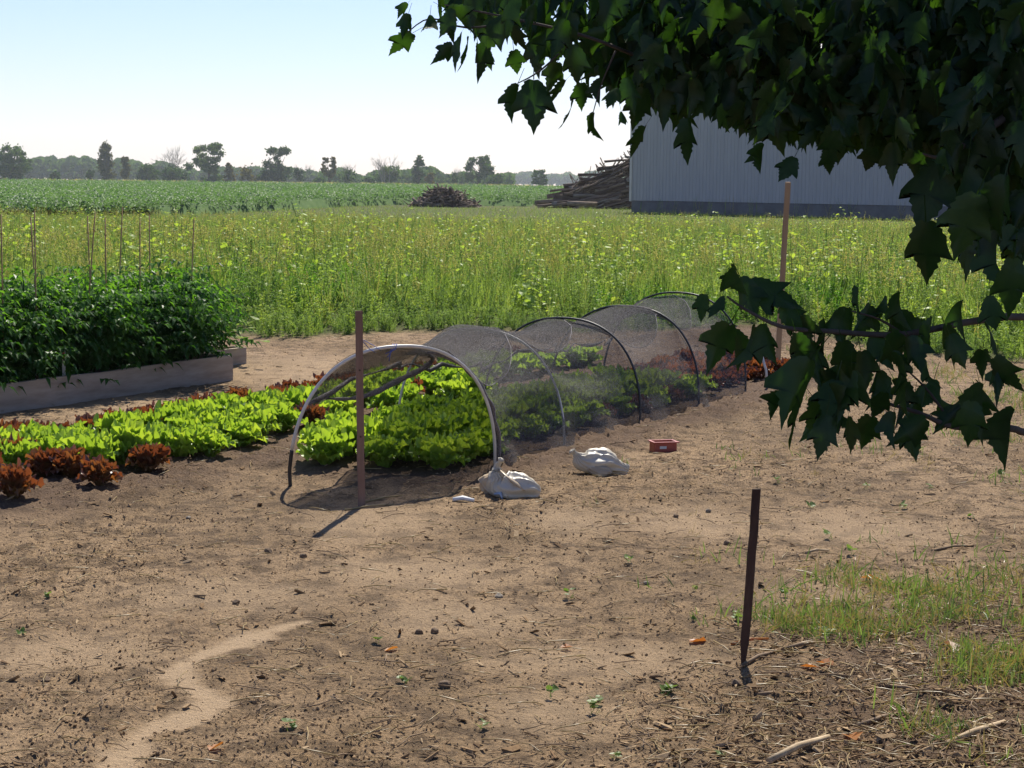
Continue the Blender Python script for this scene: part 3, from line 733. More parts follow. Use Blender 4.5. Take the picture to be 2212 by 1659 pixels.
# ================================================================== PLANTERS AND TOMATOES
def plank(m, a, b, h, th, inward, z0=0.0):
    a, b = Vector(a), Vector(b); n = Vector(inward).normalized() * th
    vs = []
    K = 9
    for i in range(K):
        t = i / (K - 1); p = a.lerp(b, t); wz = .004 * math.sin(i * 2.1)
        vs += [(p.x, p.y, z0 - .03), (p.x + n.x, p.y + n.y, z0 - .03), (p.x + n.x, p.y + n.y, z0 + h + wz), (p.x, p.y, z0 + h + wz)]
    fs = []
    for i in range(K - 1):
        for k in range(4): fs.append((i * 4 + k, i * 4 + (k + 1) % 4, i * 4 + 4 + (k + 1) % 4, i * 4 + 4 + k))
    fs += [(3, 2, 1, 0), (4 * K - 4, 4 * K - 3, 4 * K - 2, 4 * K - 1)]
    m.add(vs, fs)
def planter(u0, u1, v0, v1, h, label):
    t = tag(empty('planter_box', B(u1, v0)), label, 'planter', 'raised wooden planters')
    o = B(u1, v0)
    def pl(nm, a, b, inw, hh=h):
        m = MB(); plank(m, Vector(a) - o, Vector(b) - o, hh, .038, inw); return m.build(nm, M_PLANK, t)
    pl('front_board', B(u0, v0), B(u1, v0), V)
    pl('end_board', B(u1 - .039, v0 + .04), B(u1 - .039, v1 - .04), U, h - .004)
    pl('end_board', B(u0 + .001, v0 + .04), B(u0 + .001, v1 - .04), U, h - .004)
    pl('back_board', B(u0, v1 - .038), B(u1, v1 - .038), V)
    m = MB(); a, b, c, d = [B(x, y) - o for x, y in ((u0 + .04, v0 + .04), (u1 - .04, v0 + .04), (u1 - .04, v1 - .04), (u0 + .04, v1 - .04))]
    m.add([p + Vector((0, 0, h - .06)) for p in (a, b, c, d)], [(0, 1, 2, 3)]); m.build('soil', M_CLOD, t)
planter(8.2, 12.41, 9.0, 9.62, .212, 'weathered grey plank planter running beside the red lettuce row')
planter(8.6, 13.55, 9.68, 10.5, .16, 'lower plank planter half hidden behind the long grey one')

def tomato_mesh(h, n, seed, mt):
    random.seed(seed); m = MB()
    stems = []
    for s in range(5):
        d = rdir(60, 86); stems.append((Vector((random.gauss(0, .06), random.gauss(0, .06), 0)), d, h * random.uniform(.75, 1.05)))
    for i in range(n):
        b, d, L = random.choice(stems); t = random.uniform(.05, 1.0) ** .8
        a = random.uniform(0, 6.28); rad = random.uniform(.03, .30) * (1.0 if t < .75 else .7)
        c = b + d * L * t + Vector((math.cos(a), math.sin(a), random.uniform(-.2, .25))) * rad
        o = Vector((math.cos(a), math.sin(a), random.uniform(-.6, .35))).normalized(); s = o.cross(Vector((0, 0, 1))).normalized()
        for k in range(5):
            q = (k // 2) * .045; sd = -1 if k % 2 else 1
            dd = o if k == 4 else (o * .5 + s * sd).normalized()
            leaf_quad(m, c + o * q, dd, random.uniform(.045, .075), random.uniform(.028, .042), 1 if (t > .78 and random.random() < .6) else 0, .5)  # top leaflets mostly take the lighter green: sunlit tops put into the colour
    f = m.mesh('foliage', mt)
    sm = MB()
    for b, d, L in stems: sm.tube([b - Vector((0, 0, .05)), b + d * L], [.008, .004], 4)
    random.seed(seed + 900); return f, sm.mesh('stem', M_TOM)
TM = [tomato_mesh(.68, 190, s, [M_TOM, M_TOMY]) for s in (1, 2, 3, 4)]
random.seed(77)
TL = [('bushy tomato plant along the front board of the long planter', 'tomato plants, front row'), ('bushy tomato plant along the rear board of the long planter', 'tomato plants, rear row'), ('tomato plant in the lower planter behind the long one', 'tomato plants in the lower planter')]
def tomato(u, v, sc, i, z, w_=0):
    t = tag(empty('tomato_plant', B(u, v, z), random.uniform(0, 6.28)), TL[w_][0], 'tomato plant', TL[w_][1])
    f, s = TM[i % 4]; obj('foliage', f, t, scale=sc); obj('stem', s, t, scale=sc)
k = 0
u_ = 9.15
while u_ < 12.35:
    tomato(u_ + random.uniform(-.05, .05), 9.30 + random.uniform(-.03, .05), random.uniform(1.0, 1.14), k, .14); k += 1
    tomato(u_ + .15 + random.uniform(-.05, .05), 9.5, random.uniform(1.1, 1.26), k, .14, 1); k += 1
    u_ += .3
u_ = 10.2
while u_ < 13.4:
    tomato(u_, 10.05 + random.uniform(-.15, .15), random.uniform(1.0, 1.25) if u_ < 12.7 else .8, k, .1, 2); k += 1; u_ += .38
# squash-like plant spilling over the end of the rear planter
m = MB()
for i in range(34):
    p = Vector((random.gauss(0, .16), random.gauss(0, .16), random.uniform(.0, .3))); heart_leaf(m, p, rdir(-30, 30), random.uniform(.06, .1), 0)
tag(m.build('trailing_plant', [M_W3], None, loc=B(13.45, 9.75, .12)), 'leafy plant spilling over the end of the lower planter', 'plant')
for i, (px, tp, v, lean) in enumerate([(2, 463, 9.3, .0), (74, 455, 9.25, .0), (80, 470, 9.6, -.05), (176, 458, 9.3, .1), (196, 466, 9.7, -.03), (226, 470, 9.3, 0.0), (298, 470, 9.35, .01), (321, 463, 9.8, .0), (404, 470, 9.3, .05), (248, 446, 10.1, .06)]):
    p = B(u_of(px, v), v); top = D(px, tp, p.y).z; m = MB()
    m.tube([(0, 0, .1), (lean * .4, 0, top * .5), (lean, 0, top)], [.0058, .0055, .005], 6)
    for q in (.45, .7, .9): m.tube([(lean * q, 0, top * q - .006), (lean * q, 0, top * q + .006)], .0072, 6)
    tag(m.build('bamboo_cane', M_CANE, None, loc=p), 'thin brown cane rising straight out of the tomato plants', 'cane', 'support canes in the tomato bed')
m = MB(); m.box((0, 0, .08), .022, .006, .25, None, 0); m.box((0, -.0045, .17), .018, .003, .05, None, 1)
t = m.build('plant_marker', [M_WHITE, M_RED_P], None, loc=B(u_of(151, 8.98) , 9.06, .19)); tag(t, 'small white plant marker with red top stuck in the long planter', 'plant marker')

# ================================================================== LETTUCE
def lettuce_leaf(kind, seed, L, W_, red=False):
    """rounded blade on a short rib; its rim is gathered into curls"""
    r = random.Random(seed); nr, na_ = 8, 78
    a0, a1 = {'outer': (R(62), R(-25)), 'mid': (R(74), R(12)), 'inner': (R(88), R(50))}[kind]
    ph = [r.uniform(0, 6.28) for _ in range(6)]
    line = [(0.012, 0.0, a0)]; K = 24
    for i in range(1, K + 1):
        a = a0 + (a1 - a0) * (i / K) ** 1.15; y, z, _ = line[-1]; line.append((y + math.cos(a) * 1.25 * L / K, z + math.sin(a) * 1.25 * L / K, a))
    def bend(x, y2, h):
        q = min(K, max(0, y2 / (1.25 * L) * K)); i = min(K - 1, int(q)); f = q - i
        y = line[i][0] + (line[i + 1][0] - line[i][0]) * f; z = line[i][1] + (line[i + 1][1] - line[i][1]) * f; a = line[i][2]
        return (x, y - math.sin(a) * h, z + math.cos(a) * h)
    cy = .55 * L; vs = []; al = []
    lob = 1.0 if not red else 1.6
    for i in range(nr):
        rho = i / (nr - 1)
        for j in range(na_):
            phi = R(-158) + R(316) * j / (na_ - 1)
            up = math.cos(phi)
            Rx = W_ * (1 if up > -.2 else max(.22, 1 + (up + .2) * .95)); Ry = .5 * L if up > 0 else .56 * L
            k1 = math.sin(8.5 * phi + ph[0] + 1.3 * math.sin(2.3 * phi + ph[1])); k2 = math.sin(16 * phi + ph[2] + 1.1 * math.sin(4 * phi + ph[3]))
            e = rho ** 3 * (1 if up > -.5 else .45)
            sc = rho * (1 + e * lob * (.09 * math.sin(7 * phi + ph[4]) + .05 * math.sin(13 * phi + ph[5])))
            x = math.sin(phi) * Rx * sc; y2 = cy + up * Ry * sc
            h = e * (.0125 * k1 + .0085 * k2 + r.uniform(-.0015, .0015)) + .9 * (x * x) / W_ * (.35 if kind == 'outer' else .7) + .004 * math.sin(60 * x + 40 * y2 + ph[5])
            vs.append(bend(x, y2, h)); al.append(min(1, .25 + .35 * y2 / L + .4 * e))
    fs = [(i * na_ + j, (i + 1) * na_ + j, (i + 1) * na_ + j + 1, i * na_ + j + 1) for i in range(nr - 1) for j in range(na_ - 1)]
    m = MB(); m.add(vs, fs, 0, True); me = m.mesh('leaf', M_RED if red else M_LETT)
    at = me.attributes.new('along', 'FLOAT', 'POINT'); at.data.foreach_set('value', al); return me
def leafset(red):
    return {'outer': [lettuce_leaf('outer', 10 + i, .165, .072, red) for i in range(4)], 'mid': [lettuce_leaf('mid', 20 + i, .175, .068, red) for i in range(4)], 'inner': [lettuce_leaf('inner', 30 + i, .165, .055, red) for i in range(3)]}
LS = {False: leafset(False), True: leafset(True)}
def head_layout(r):
    q = []
    for kind, n in (('outer', 8), ('mid', 8), ('inner', 6)):
        o = r.uniform(0, 6.28)
        for i in range(n): q.append((kind, r.randrange(3), (o + 6.283 * i / n + r.uniform(-.25, .25)), r.uniform(.85, 1.12), r.uniform(-.14, .14)))
    return q
def joined_head(red, seed):
    r = random.Random(seed); vs = []; fs = []; al = []
    for kind, i, rz, sc, tl in head_layout(r):
        me = LS[red][kind][i]; M_ = Matrix.Rotation(rz, 4, 'Z') @ Matrix.Rotation(tl, 4, 'X') @ Matrix.Scale(sc, 4); b = len(vs)
        vs += [tuple(M_ @ v.co) for v in me.vertices]; fs += [tuple(b + k for k in p.vertices) for p in me.polygons]; al += [d.value for d in me.attributes['along'].data]
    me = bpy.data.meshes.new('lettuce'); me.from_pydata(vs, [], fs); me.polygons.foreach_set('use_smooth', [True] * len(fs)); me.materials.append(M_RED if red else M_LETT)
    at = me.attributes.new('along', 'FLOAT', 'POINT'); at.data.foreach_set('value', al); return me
JH = {c: [joined_head(c, s) for s in range(4)] for c in (False, True)}
def lettuce(p, red, sc, parts, label, group, seed):
    r = random.Random(seed); nm = 'red_lettuce' if red else 'green_lettuce'
    p = onground(p, -.006); rz = r.uniform(0, 6.28)
    if parts:
        t = tag(empty(nm, p, rz), label, 'lettuce', group); t.scale = (sc, sc, sc * r.uniform(1.02, 1.24))
        for kind, i, a, s2, tl in head_layout(r):
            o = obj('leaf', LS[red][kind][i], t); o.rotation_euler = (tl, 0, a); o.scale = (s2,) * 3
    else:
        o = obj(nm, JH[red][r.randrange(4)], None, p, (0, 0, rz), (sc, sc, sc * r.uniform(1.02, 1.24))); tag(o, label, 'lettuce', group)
LG = 'bright green frilly lettuce at the ragged front edge of the open bed'
LR = 'red-brown frilly lettuce in the back row next to the planter path'
sd = 0
random.seed(5)
reds = {(0, 3)}
ROWL = [('bright green lettuce in the open-bed row nearest the net tunnel', 'green lettuces, row beside the tunnel path'), ('bright green lettuce in the middle green row of the open bed', 'green lettuces, middle row'),
        ('bright green lettuce in the open-bed row touching the red lettuces', 'green lettuces, row beside the red ones')]
# uncovered bed: five rows, the back one red
for row, v in enumerate([6.66, 6.97, 7.27, 7.57]):
    uu = {0: 7.85, 1: 7.5, 2: 7.6, 3: 7.7}[row] + .1 * (row % 2)
    while uu < 14.9:
        p = B(uu + random.uniform(-.04, .04), v + random.uniform(-.04, .04)); red = (row == 3) or (uu > 14.2 and row > 1); sd += 1
        lab, grp = (LR, 'red lettuces in the back row') if red else ROWL[row]
        solo = None
        if row == 0 and 9.98 < uu < 10.27: red = True; solo = 'small red lettuce among green ones beside the left hoop leg'
        if row == 1 and 11.75 < uu < 12.1: red = True; solo = 'single dark red lettuce among green heads behind the hoop opening'
        if row == 0 and (uu > 12.5 or 10.4 < uu < 10.75): uu += .33; continue
        gap = random.random() < (.07 if row < 3 else .03)
        if not gap or solo:
            lettuce(p, red, random.uniform(.88, 1.12) * (.78 if red else 1.0), p.y < 12.6, solo or lab, None if solo else grp, sd)
        uu += random.uniform(.27, .33) if row < 3 else random.uniform(.2, .26)
# front edge: individual heads
for px, py, red, sc, lab, grp in [(30, 1092, True, .84, None, 'r'), (100, 1050, True, .8, None, 'r'), (150, 1052, True, .8, None, 'r'), (215, 1066, True, .76, None, 'r'), (-40, 1060, True, .95, None, 'r'),
        (320, 1034, True, .84, 'lone dark red lettuce standing in front of the green lettuce block', None),
        (255, 1022, False, .95, None, 'g'), (390, 1008, False, .85, None, 'g'), (455, 1004, False, .9, None, 'g'), (520, 980, False, .95, None, 'g'), (30, 1035, True, .95, None, 'r'), (160, 1012, False, 1.0, None, 'g')]:
    sd += 1
    lettuce(G(px, py), red, sc, True, lab or ('bronze red lettuce along the front edge of the open bed' if red else LG), 'red lettuces on the front edge of the bed' if grp == 'r' else ('green lettuces on the front edge of the bed' if grp else None), sd)
# tunnel bed
for row, v0 in enumerate([5.12, 5.42, 5.74, 6.04]):
    uu = [8.98, 8.86, 8.74, 9.25][row]
    while uu < 15.4:
        v = v0 if uu < 9.6 else 5.62 + (v0 - 5.62) * .72
        sd += 1; p = B(uu + random.uniform(-.04, .04), v + random.uniform(-.03, .03))
        red = uu > 13.2 and not (row == 0 and uu < 13.6) or (row == 0 and random.random() < .3 and uu > 10)
        sp = (row == 0 and 9.9 < uu < 10.3)
        if uu < 9.95: lab, grp = 'green frilly lettuce just inside the open end of the net tunnel', 'lettuces at the open end of the net tunnel'
        elif uu > 14.1: lab, grp, red = 'bright red lettuce beyond the far end of the net tunnel', 'red lettuces past the far tunnel end', True
        elif red: lab, grp = 'reddish lettuce growing under the dark net', 'red lettuces under the net'
        else: lab, grp = 'green lettuce growing under the dark net', 'green lettuces under the net'
        if not sp: lettuce(p, red, random.uniform(.95, 1.2) * (.85 if red else 1) * (.8 if (row == 0 and uu > 10) else 1), uu < 9.95, lab, grp, sd)
        uu += random.uniform(.27, .31)

# ================================================================== NET TUNNEL
def smooth(P, k=4):
    o = []
    for i in range(len(P) - 1):
        a, b, c, d = P[max(0, i - 1)], P[i], P[i + 1], P[min(len(P) - 1, i + 2)]
        for j in range(k):
            t = j / k; o.append(.5 * ((2 * b) + (c - a) * t + (2 * a - 5 * b + 4 * c - d) * t * t + (3 * b - a - 3 * c + d) * t ** 3))
    return o + [P[-1]]
HOOPS = []     # (left foot, right foot, apex)
l1, r1, a1 = G(625, 1056), G(1068, 1020), D(862, 752, 9.86)
HOOPS.append((l1, r1, a1))
for u, h, k in ((10.42, .725, 0.0), (11.6, .70, .08), (12.68, .725, .08), (13.66, .775, .1)):
    l = B(u + .05, 6.26); r = B(u - .06, 4.98); c = (l + r) / 2; HOOPS.append((l, r, Vector((c.x, c.y, h)) + U * k))
def hoop_pt(h, t):        # t 0 left foot .. 1 right foot, superellipse
    l, r, a = HOOPS[h]; c = (l + r) / 2; th = math.pi * (1 - t)
    cx = math.copysign(abs(math.cos(th)) ** .86, math.cos(th)); sz = abs(math.sin(th)) ** .86
    return c + (r - c) * cx + Vector((a.x - c.x, a.y - c.y, 0)) * sz + Vector((0, 0, a.z * sz))
tun = tag(empty('net_tunnel', onground(B(11.5, 5.6))), 'low hoop tunnel draped with dark shade net over lettuce bed', 'net tunnel')
def tp(p): return Vector(p) - tun.location
for h in range(5):
    m = MB(); pts = [hoop_pt(h, i / 40) for i in range(41)]; lift = (.01, -.012, .010, .012, .016)[h]
    pts = [p + Vector((0, 0, lift * math.sin(math.pi * i / 40) ** .5)) + Vector((0, 0, -.05 if i in (0, 40) else 0)) for i, p in enumerate(pts)]
    if h == 0:
        m.tube([tp(p) for p in pts[3:]], .0095, 10); m.build('hoop', M_PIPE, tun)
        m = MB(); lo = [pts[3], pts[2], pts[1], pts[0] + Vector((.012, -.015, .02)), pts[0] + Vector((.03, -.03, -.08))]
        m.tube([tp(p) for p in smooth(lo, 3)], .0105, 8); m.build('hoop_foot', M_PIPEB, tun)
    else:
        m.tube([tp(p) for p in pts], .008, 8); m.build('hoop', M_PIPE if h == 1 else M_PIPEB, tun)
# net sheet
def net_pt(s, t, cover=0.0):
    """s 0..4 along the hoops, t across from left foot (0) to right foot (1)"""
    i = min(3, int(s)); f = s - i
    p = hoop_pt(i, t).lerp(hoop_pt(i + 1, t), f)
    mid = (HOOPS[i][0] + HOOPS[i][1]).lerp(HOOPS[i + 1][0] + HOOPS[i + 1][1], f) / 2 + Vector((0, 0, .12))
    sag = 4 * f * (1 - f)
    out_ = (p - mid)
    k = sag * (.06 + .09 * float(sst(.45, .7, t)) * (1 - float(sst(.75, .95, t)))) * (1 + .25 * math.sin(i * 2.1))
    p = p - out_ * k
    p.z -= .04 * sag * math.sin(math.pi * t) + .006 * float(sst(1.2, 2, s)) * math.sin(math.pi * t)
    # folds running from hoop to hoop down the near side
    fold = .8 * math.sin(t * 30 + 2.2 * math.sin(s * 2.6) + i * 1.9) * .014 * (.3 + sag) + .02 * math.sin(t * 13 - 3 * f + i * 2.3) * sag
    fold += .02 * (float(vn(np.array(s * 3.1), np.array(t * 9.0), 91)) - .5)
    p = p + out_.normalized() * fold
    return p
ns_, nt2 = 100, 60
vs = []
for i in range(ns_ + 1):
    s = 4 * i / ns_
    tl = .215 + .03 * math.sin(s * 3.0) - .04 * (abs(s - round(s)) < .2) + .03 * math.sin(s * 1.3 + 1)
    for j in range(nt2 + 1):
        t = tl + (1.0 - tl) * j / nt2
        p = net_pt(s, t)
        if t > .93: p = p + Vector((.0, 0, .0)) + (V * -1) * (t - .93) * 1.2 * (.5 + .5 * math.sin(s * 9))
        p.z = max(p.z, gz1(p.x, p.y) + .006)
        vs.append(tp(p))
W1 = nt2 + 1
m = MB(); m.add(vs, [(i * W1 + j, i * W1 + j + 1, (i + 1) * W1 + j + 1, (i + 1) * W1 + j) for i in range(ns_) for j in range(nt2)], 0, True)
m.build('net', M_NET, tun)
# rolled hem along the lifted left side and gathered front edge
m = MB(); hem = [Vector(vs[i * W1]) for i in range(0, ns_ + 1, 2)]
m.tube(hem, [.007 + .004 * math.sin(i * .9) for i in range(len(hem))], 7, flat=1.5); m.build('hem', M_NETD, tun)
m = MB(); fe = [tp(hoop_pt(0, .56 + .42 * i / 24) + U * (.045 + .012 * math.sin(i * 1.3)) + Vector((0, 0, -.02))) for i in range(25)]
m.tube(fe, [.008 + .006 * math.sin(i * .9) ** 2 + .010 * i / 24 for i in range(25)], 7, flat=.7); m.build('front_edge', M_NETD, tun)
# the left side of the net is thrown back over the crown: a second layer with a scalloped edge on the near side
vs3 = []; nt3 = 26; edge3 = []
for i in range(ns_ + 1):
    s = 4 * i / ns_; f = s - min(3, int(s)); sag = 4 * f * (1 - f)
    t1 = .52 + .13 * sag ** .8 + .05 * math.sin(s * 2.7) + .10 * (s < .5) * (1 - s * 2); t0 = .26 + .03 * math.sin(s * 4)
    for j in range(nt3 + 1):
        t = t0 + (t1 - t0) * j / nt3; p = net_pt(s, t); c = (hoop_pt(min(3, int(s)), 0) + hoop_pt(min(3, int(s)), 1)) / 2
        p = p + Vector((0, 0, .012 + .010 * math.sin(t * 22 + s * 5) + .012 * (float(vn(np.array(s * 4.), np.array(t * 14.), 95)) - .3))) - V * (.03 * (j / nt3) ** 3)
        p.z -= .05 * sag * (j / nt3) ** 2
        vs3.append(tp(p))
    edge3.append(vs3[-1])
W3 = nt3 + 1
m = MB(); m.add(vs3, [(i * W3 + j, i * W3 + j + 1, (i + 1) * W3 + j + 1, (i + 1) * W3 + j) for i in range(ns_) for j in range(nt3)], 0, True); m.build('net_fold', M_NET, tun)
m = MB(); m.tube(edge3[::2], .003, 5); m.build('net_hem', M_NETD, tun)
# swag of net hung from the left of the front hoop to behind the apex
sw = [hoop_pt(0, .165), G(740, 872, .34) * 1.0, D(800, 852, 10.25), D(860, 822, 10.45), D(915, 795, 10.6), D(935, 775, 10.62), D(920, 762, 10.5)]
sw[0] = D(692, 859, 10.02); sw[1] = D(745, 862, 10.12)
sws = smooth(sw)
m = MB(); m.tube([tp(p) for p in sws], [.008 + .017 * math.sin(math.pi * min(1, i / (len(sws) - 1) * 1.0)) + .004 * math.sin(i * 2.3) for i in range(len(sws))], 8, flat=.6); m.build('swag', M_NETD, tun)
# loose net sheet between the front hoop crown and the swag
m = MB(); rows = 8; nn = len(sws); vs2 = []
for i in range(nn):
    f = i / (nn - 1); top = hoop_pt(0, .17 + .33 * f) + U * .02
    for j in range(rows + 1):
        g = j / rows; p = top.lerp(sws[i], g); p = p + U * (.05 * math.sin(math.pi * g)) ; vs2.append(tp(p))
m.add(vs2, [(i * (rows + 1) + j, i * (rows + 1) + j + 1, (i + 1) * (rows + 1) + j + 1, (i + 1) * (rows + 1) + j) for i in range(nn - 1) for j in range(rows)], 0, True)
m.build('net_flap', M_NET, tun)
# twine: tied on the crown and to the stake
m = MB(); ap = D(853, 750, 9.85)
for q in range(3): m.tube([tp(ap + Vector((.01 * q - .01, 0, .018))), tp(ap + Vector((.012 * q - .02, -.015, -.01))), tp(ap + Vector((-.03 - .01 * q, -.01, -.075 + .02 * q)))], .0028, 4)
m.build('twine', M_BLUE, tun)
# white end hoop leg at the far end
far_l = B(13.95, 4.92)
m = MB(); m.tube([far_l, D(1655, 800, far_l.y), D(1634, 728, far_l.y + .05)], .011, 6)
tag(m.build('bent_stick', M_PIPE), 'short bent pale pipe standing at the far end of the tunnel', 'pipe')

# ================================================================== STAKES
def stake(name, base, top, w_, th, mt, label, point=0.0, holes=0, rz=0.0):
    base, top = Vector(base), Vector(top); ax = (top - base).normalized(); t = tag(empty(name, base), label, 'stake')
    sx = (Matrix.Rotation(rz, 3, 'Z') @ Vector((1, 0, 0))); sx = (sx - ax * sx.dot(ax)).normalized(); sy = ax.cross(sx)
    L = (top - base).length; m = MB(); vs = []; K = 9
    hs_ = [-.08] + [point] + [L * (i + 1) / (K - 2) for i in range(K - 2)] if point else [-.08] + [L * (i + 1) / (K - 1) for i in range(K - 1)]
    if point: hs_ = [-.04, point] + [point + (L - point) * (i + 1) / (K - 2) for i in range(K - 2)]
    for i, h in enumerate(hs_):
        f = .25 if (point and i == 0) else 1.0; jx, jy = random.gauss(0, .0008), random.gauss(0, .0008)
        for a, b in ((-1, -1), (1, -1), (1, 1), (-1, 1)):
            hh = h + (random.uniform(-.004, .004) if i == len(hs_) - 1 else 0)
            vs.append(ax * hh + sx * (a * w_ / 2 * f + jx) + sy * (b * th / 2 * f + jy))
    fs = [(i * 4 + k, i * 4 + (k + 1) % 4, i * 4 + 4 + (k + 1) % 4, i * 4 + 4 + k) for i in range(len(hs_) - 1) for k in range(4)]
    e = 4 * (len(hs_) - 1); fs += [(3, 2, 1, 0), (e, e + 1, e + 2, e + 3)]
    m.add(vs, fs); o = m.build('post', mt, t)
    bv = o.modifiers.new('edge', 'BEVEL'); bv.width = .0025; bv.segments = 1
    for k in range(holes):
        m = MB(); c = ax * (L * (.36 + .34 * k)) - sy * (th / 2 + .001); m.tube([c - sy * .0015, c + sy * .003], .005, 8); m.build('screw', M_STKD, t)
    return t
sA = onground(G(781, 1098)); stake('wooden_stake', sA, D(775, 672, sA.y + .02), .037, .019, M_STK, 'brown wooden stake with screw holes at the open end of the net tunnel', 0, 2, .12)
sB = onground(G(1680, 778)); stake('wooden_stake', sB, D(1702, 393, sB.y), .050, .025, M_STKT, 'tall pale tan wooden stake beside the far end of the net tunnel', 0, 0, .1)
sC = onground(G(1606, 1432)); stake('wooden_stake', sC, D(1635, 1055, sC.y + .16), .030, .019, M_STKD, 'short dark brown pointed stake leaning at the edge of the grass patch', .085, 0, -.2)
# twine from the first stake to the hoop
m = MB(); a = D(782, 735, sA.y + .03); b = D(812, 762, 9.9)
m.tube([a, a.lerp(b, .5) + Vector((0, 0, -.01)), b], .0025, 4); m.tube([a + Vector((0, 0, .005)), a.lerp(b, .4) + Vector((.03, 0, .0)), b + Vector((.03, 0, .01))], .002, 4)
tag(m.build('twine', M_BLUE), 'blue twine stretched from the wooden stake to the hoop crown', 'twine')

# ================================================================== BAGS, TRAY, LITTER
def bag_mesh(sx, sy, sz, seed, neck=(-.8, 0, .6)):
    bm = bmesh.new(); bmesh.ops.create_icosphere(bm, subdivisions=5, radius=1)
    r = random.Random(seed); nk = Vector(neck).normalized(); e1 = nk.orthogonal().normalized(); e2 = nk.cross(e1)
    fo = [(Vector((r.gauss(0, 1), r.gauss(0, 1), r.gauss(0, .7))).normalized(), r.uniform(5, 11), r.uniform(0, 6.28)) for _ in range(6)]
    for v in bm.verts:
        p = v.co.copy(); d = 0
        phi = math.atan2(p.dot(e2), p.dot(e1)); c = p.dot(nk)
        n = float(vn(np.array(p.x * 1.6 + 9), np.array(p.y * 1.6 + p.z * 1.9 + 4), seed)); n2 = float(vn(np.array(p.x * 4 + 3), np.array(p.y * 4 - p.z * 3.3 + 14), seed + 1))
        d += .085 * (.35 + .65 * (c + 1) / 2) * (1 - abs(math.sin(phi * 6.5 + 2.2 * n + .8 * c))) * math.sqrt(max(0, 1 - c * c))
        for ax, fq, ph in fo: d += .04 * (1 - abs(math.sin(p.dot(ax) * fq * .5 + ph + 2.2 * n2))) ** 3
        q = p * (.74 + d * 2.1 + .16 * n + .05 * n2); q += nk * .28 * max(0, c) ** 5
        q.z = q.z * (1 if q.z > 0 else .3)
        v.co = Vector((q.x * sx, q.y * sy, q.z * sz))
    me = bpy.data.meshes.new('bag'); bm.to_mesh(me); bm.free()
    for p in me.polygons: p.use_smooth = True
    return me
p1 = onground(G(1098, 1078)); t = tag(empty('sandbag', p1), 'white plastic bag with knotted neck tied to the front hoop foot', 'sandbag')
def gathered(path, seed, pleats=11, n=64):
    """sack: rings along a path, pleated where it is pinched, resting flat on the ground"""
    r_ = random.Random(seed); P = smooth([Vector(p[:3]) for p in path], 6); k = len(P); vs = []; ph = [r_.uniform(0, 6.28) for _ in range(5)]
    rad = np.interp(np.linspace(0, len(path) - 1, k), range(len(path)), [p[3] for p in path]); rm = max(rad)
    for i, p in enumerate(P):
        t = (P[min(i + 1, k - 1)] - P[max(i - 1, 0)]).normalized(); x = t.cross(Vector((0, 0, 1))).normalized(); y = x.cross(t).normalized(); f = rad[i] / rm
        for j in range(n):
            a = 2 * math.pi * j / n
            pl = (1 - abs(math.sin(a * pleats / 2 + ph[0] + 1.4 * math.sin(2 * a + ph[1] + i * .12)))) - .4
            big = math.sin(2 * a + ph[2] + i * .35) * .10 + math.sin(3 * a + ph[3] - i * .22) * .09
            cr = (1 - abs(math.sin(i * .55 + 2.3 * math.sin(a * 1.5 + ph[4])))) ** 4 * .10 * f
            rr_ = rad[i] * (1 + pl * (.13 + .32 * (1 - f)) + big * f - cr)
            q = p + x * math.cos(a) * rr_ + y * math.sin(a) * rr_; q.z = max(q.z, -.005 + .004 * math.sin(a * 5)); vs.append(q)
    m_ = MB(); m_.add(vs, [(i * n + j, i * n + (j + 1) % n, (i + 1) * n + (j + 1) % n, (i + 1) * n + j) for i in range(k - 1) for j in range(n)], 0, True)
    b_ = len(vs) - n; m_.f += [tuple(range(n))[::-1], tuple(b_ + j for j in range(n))]; m_.m += [0, 0]; m_.smooth += [False, False]
    return m_
gathered([(-.035, .06, .205, .007), (-.04, .063, .197, .017), (-.048, .065, .185, .010), (-.06, .07, .16, .016), (-.06, .07, .12, .042), (-.045, .07, .07, .078), (.02, .055, .05, .082), (.085, .04, .045, .068), (.135, .03, .035, .05), (.165, .03, .025, .018)], 3).build('sack', M_BAGCLOTH, t)
gathered([(-.06, .10, .11, .02), (-.09, .11, .075, .05), (-.115, .12, .04, .055), (-.14, .12, .02, .02)], 9, 9, 40).build('side_fold', M_BAGD, t)
m = MB(); m.tube([(-.055, .055, .15), (-.01, .02, .115), (.04, -.012, .085), (.085, -.03, .05)], [.008, .013, .015, .006], 7, flat=.5); m.build('strap', M_BAGD, t)
m = MB(); m.tube([(-.07, -.015, .03), (-.04, -.032, .035), (-.03, -.04, .005)], [.016, .018, .006], 6, flat=.4); m.build('blue_print', solid('bag_print_blue', [(.3, (.18, .26, .42)), (.7, (.5, .56, .64))], 20, .5), t)
p2 = onground(G(1292, 1026)); t = tag(empty('sandbag', p2), 'larger crumpled cream and white bag lying loose beside the net', 'sandbag')
gathered([(-.172, .09, .172, .008), (-.165, .09, .163, .024), (-.15, .09, .15, .013), (-.135, .09, .135, .022), (-.10, .095, .10, .068), (-.03, .10, .085, .098), (.05, .10, .075, .09), (.105, .095, .055, .062), (.15, .09, .04, .046), (.185, .09, .028, .038), (.195, .09, .025, .03)], 21, 13).build('sack', M_BAGCLOTH, t); t.scale = (.9, .9, .82)
gathered([(-.06, .03, .06, .012), (-.03, .02, .045, .035), (.02, .01, .035, .045), (.06, .015, .03, .034), (.085, .02, .02, .012)], 5, 9, 40).build('front_fold', M_BAGD, t)

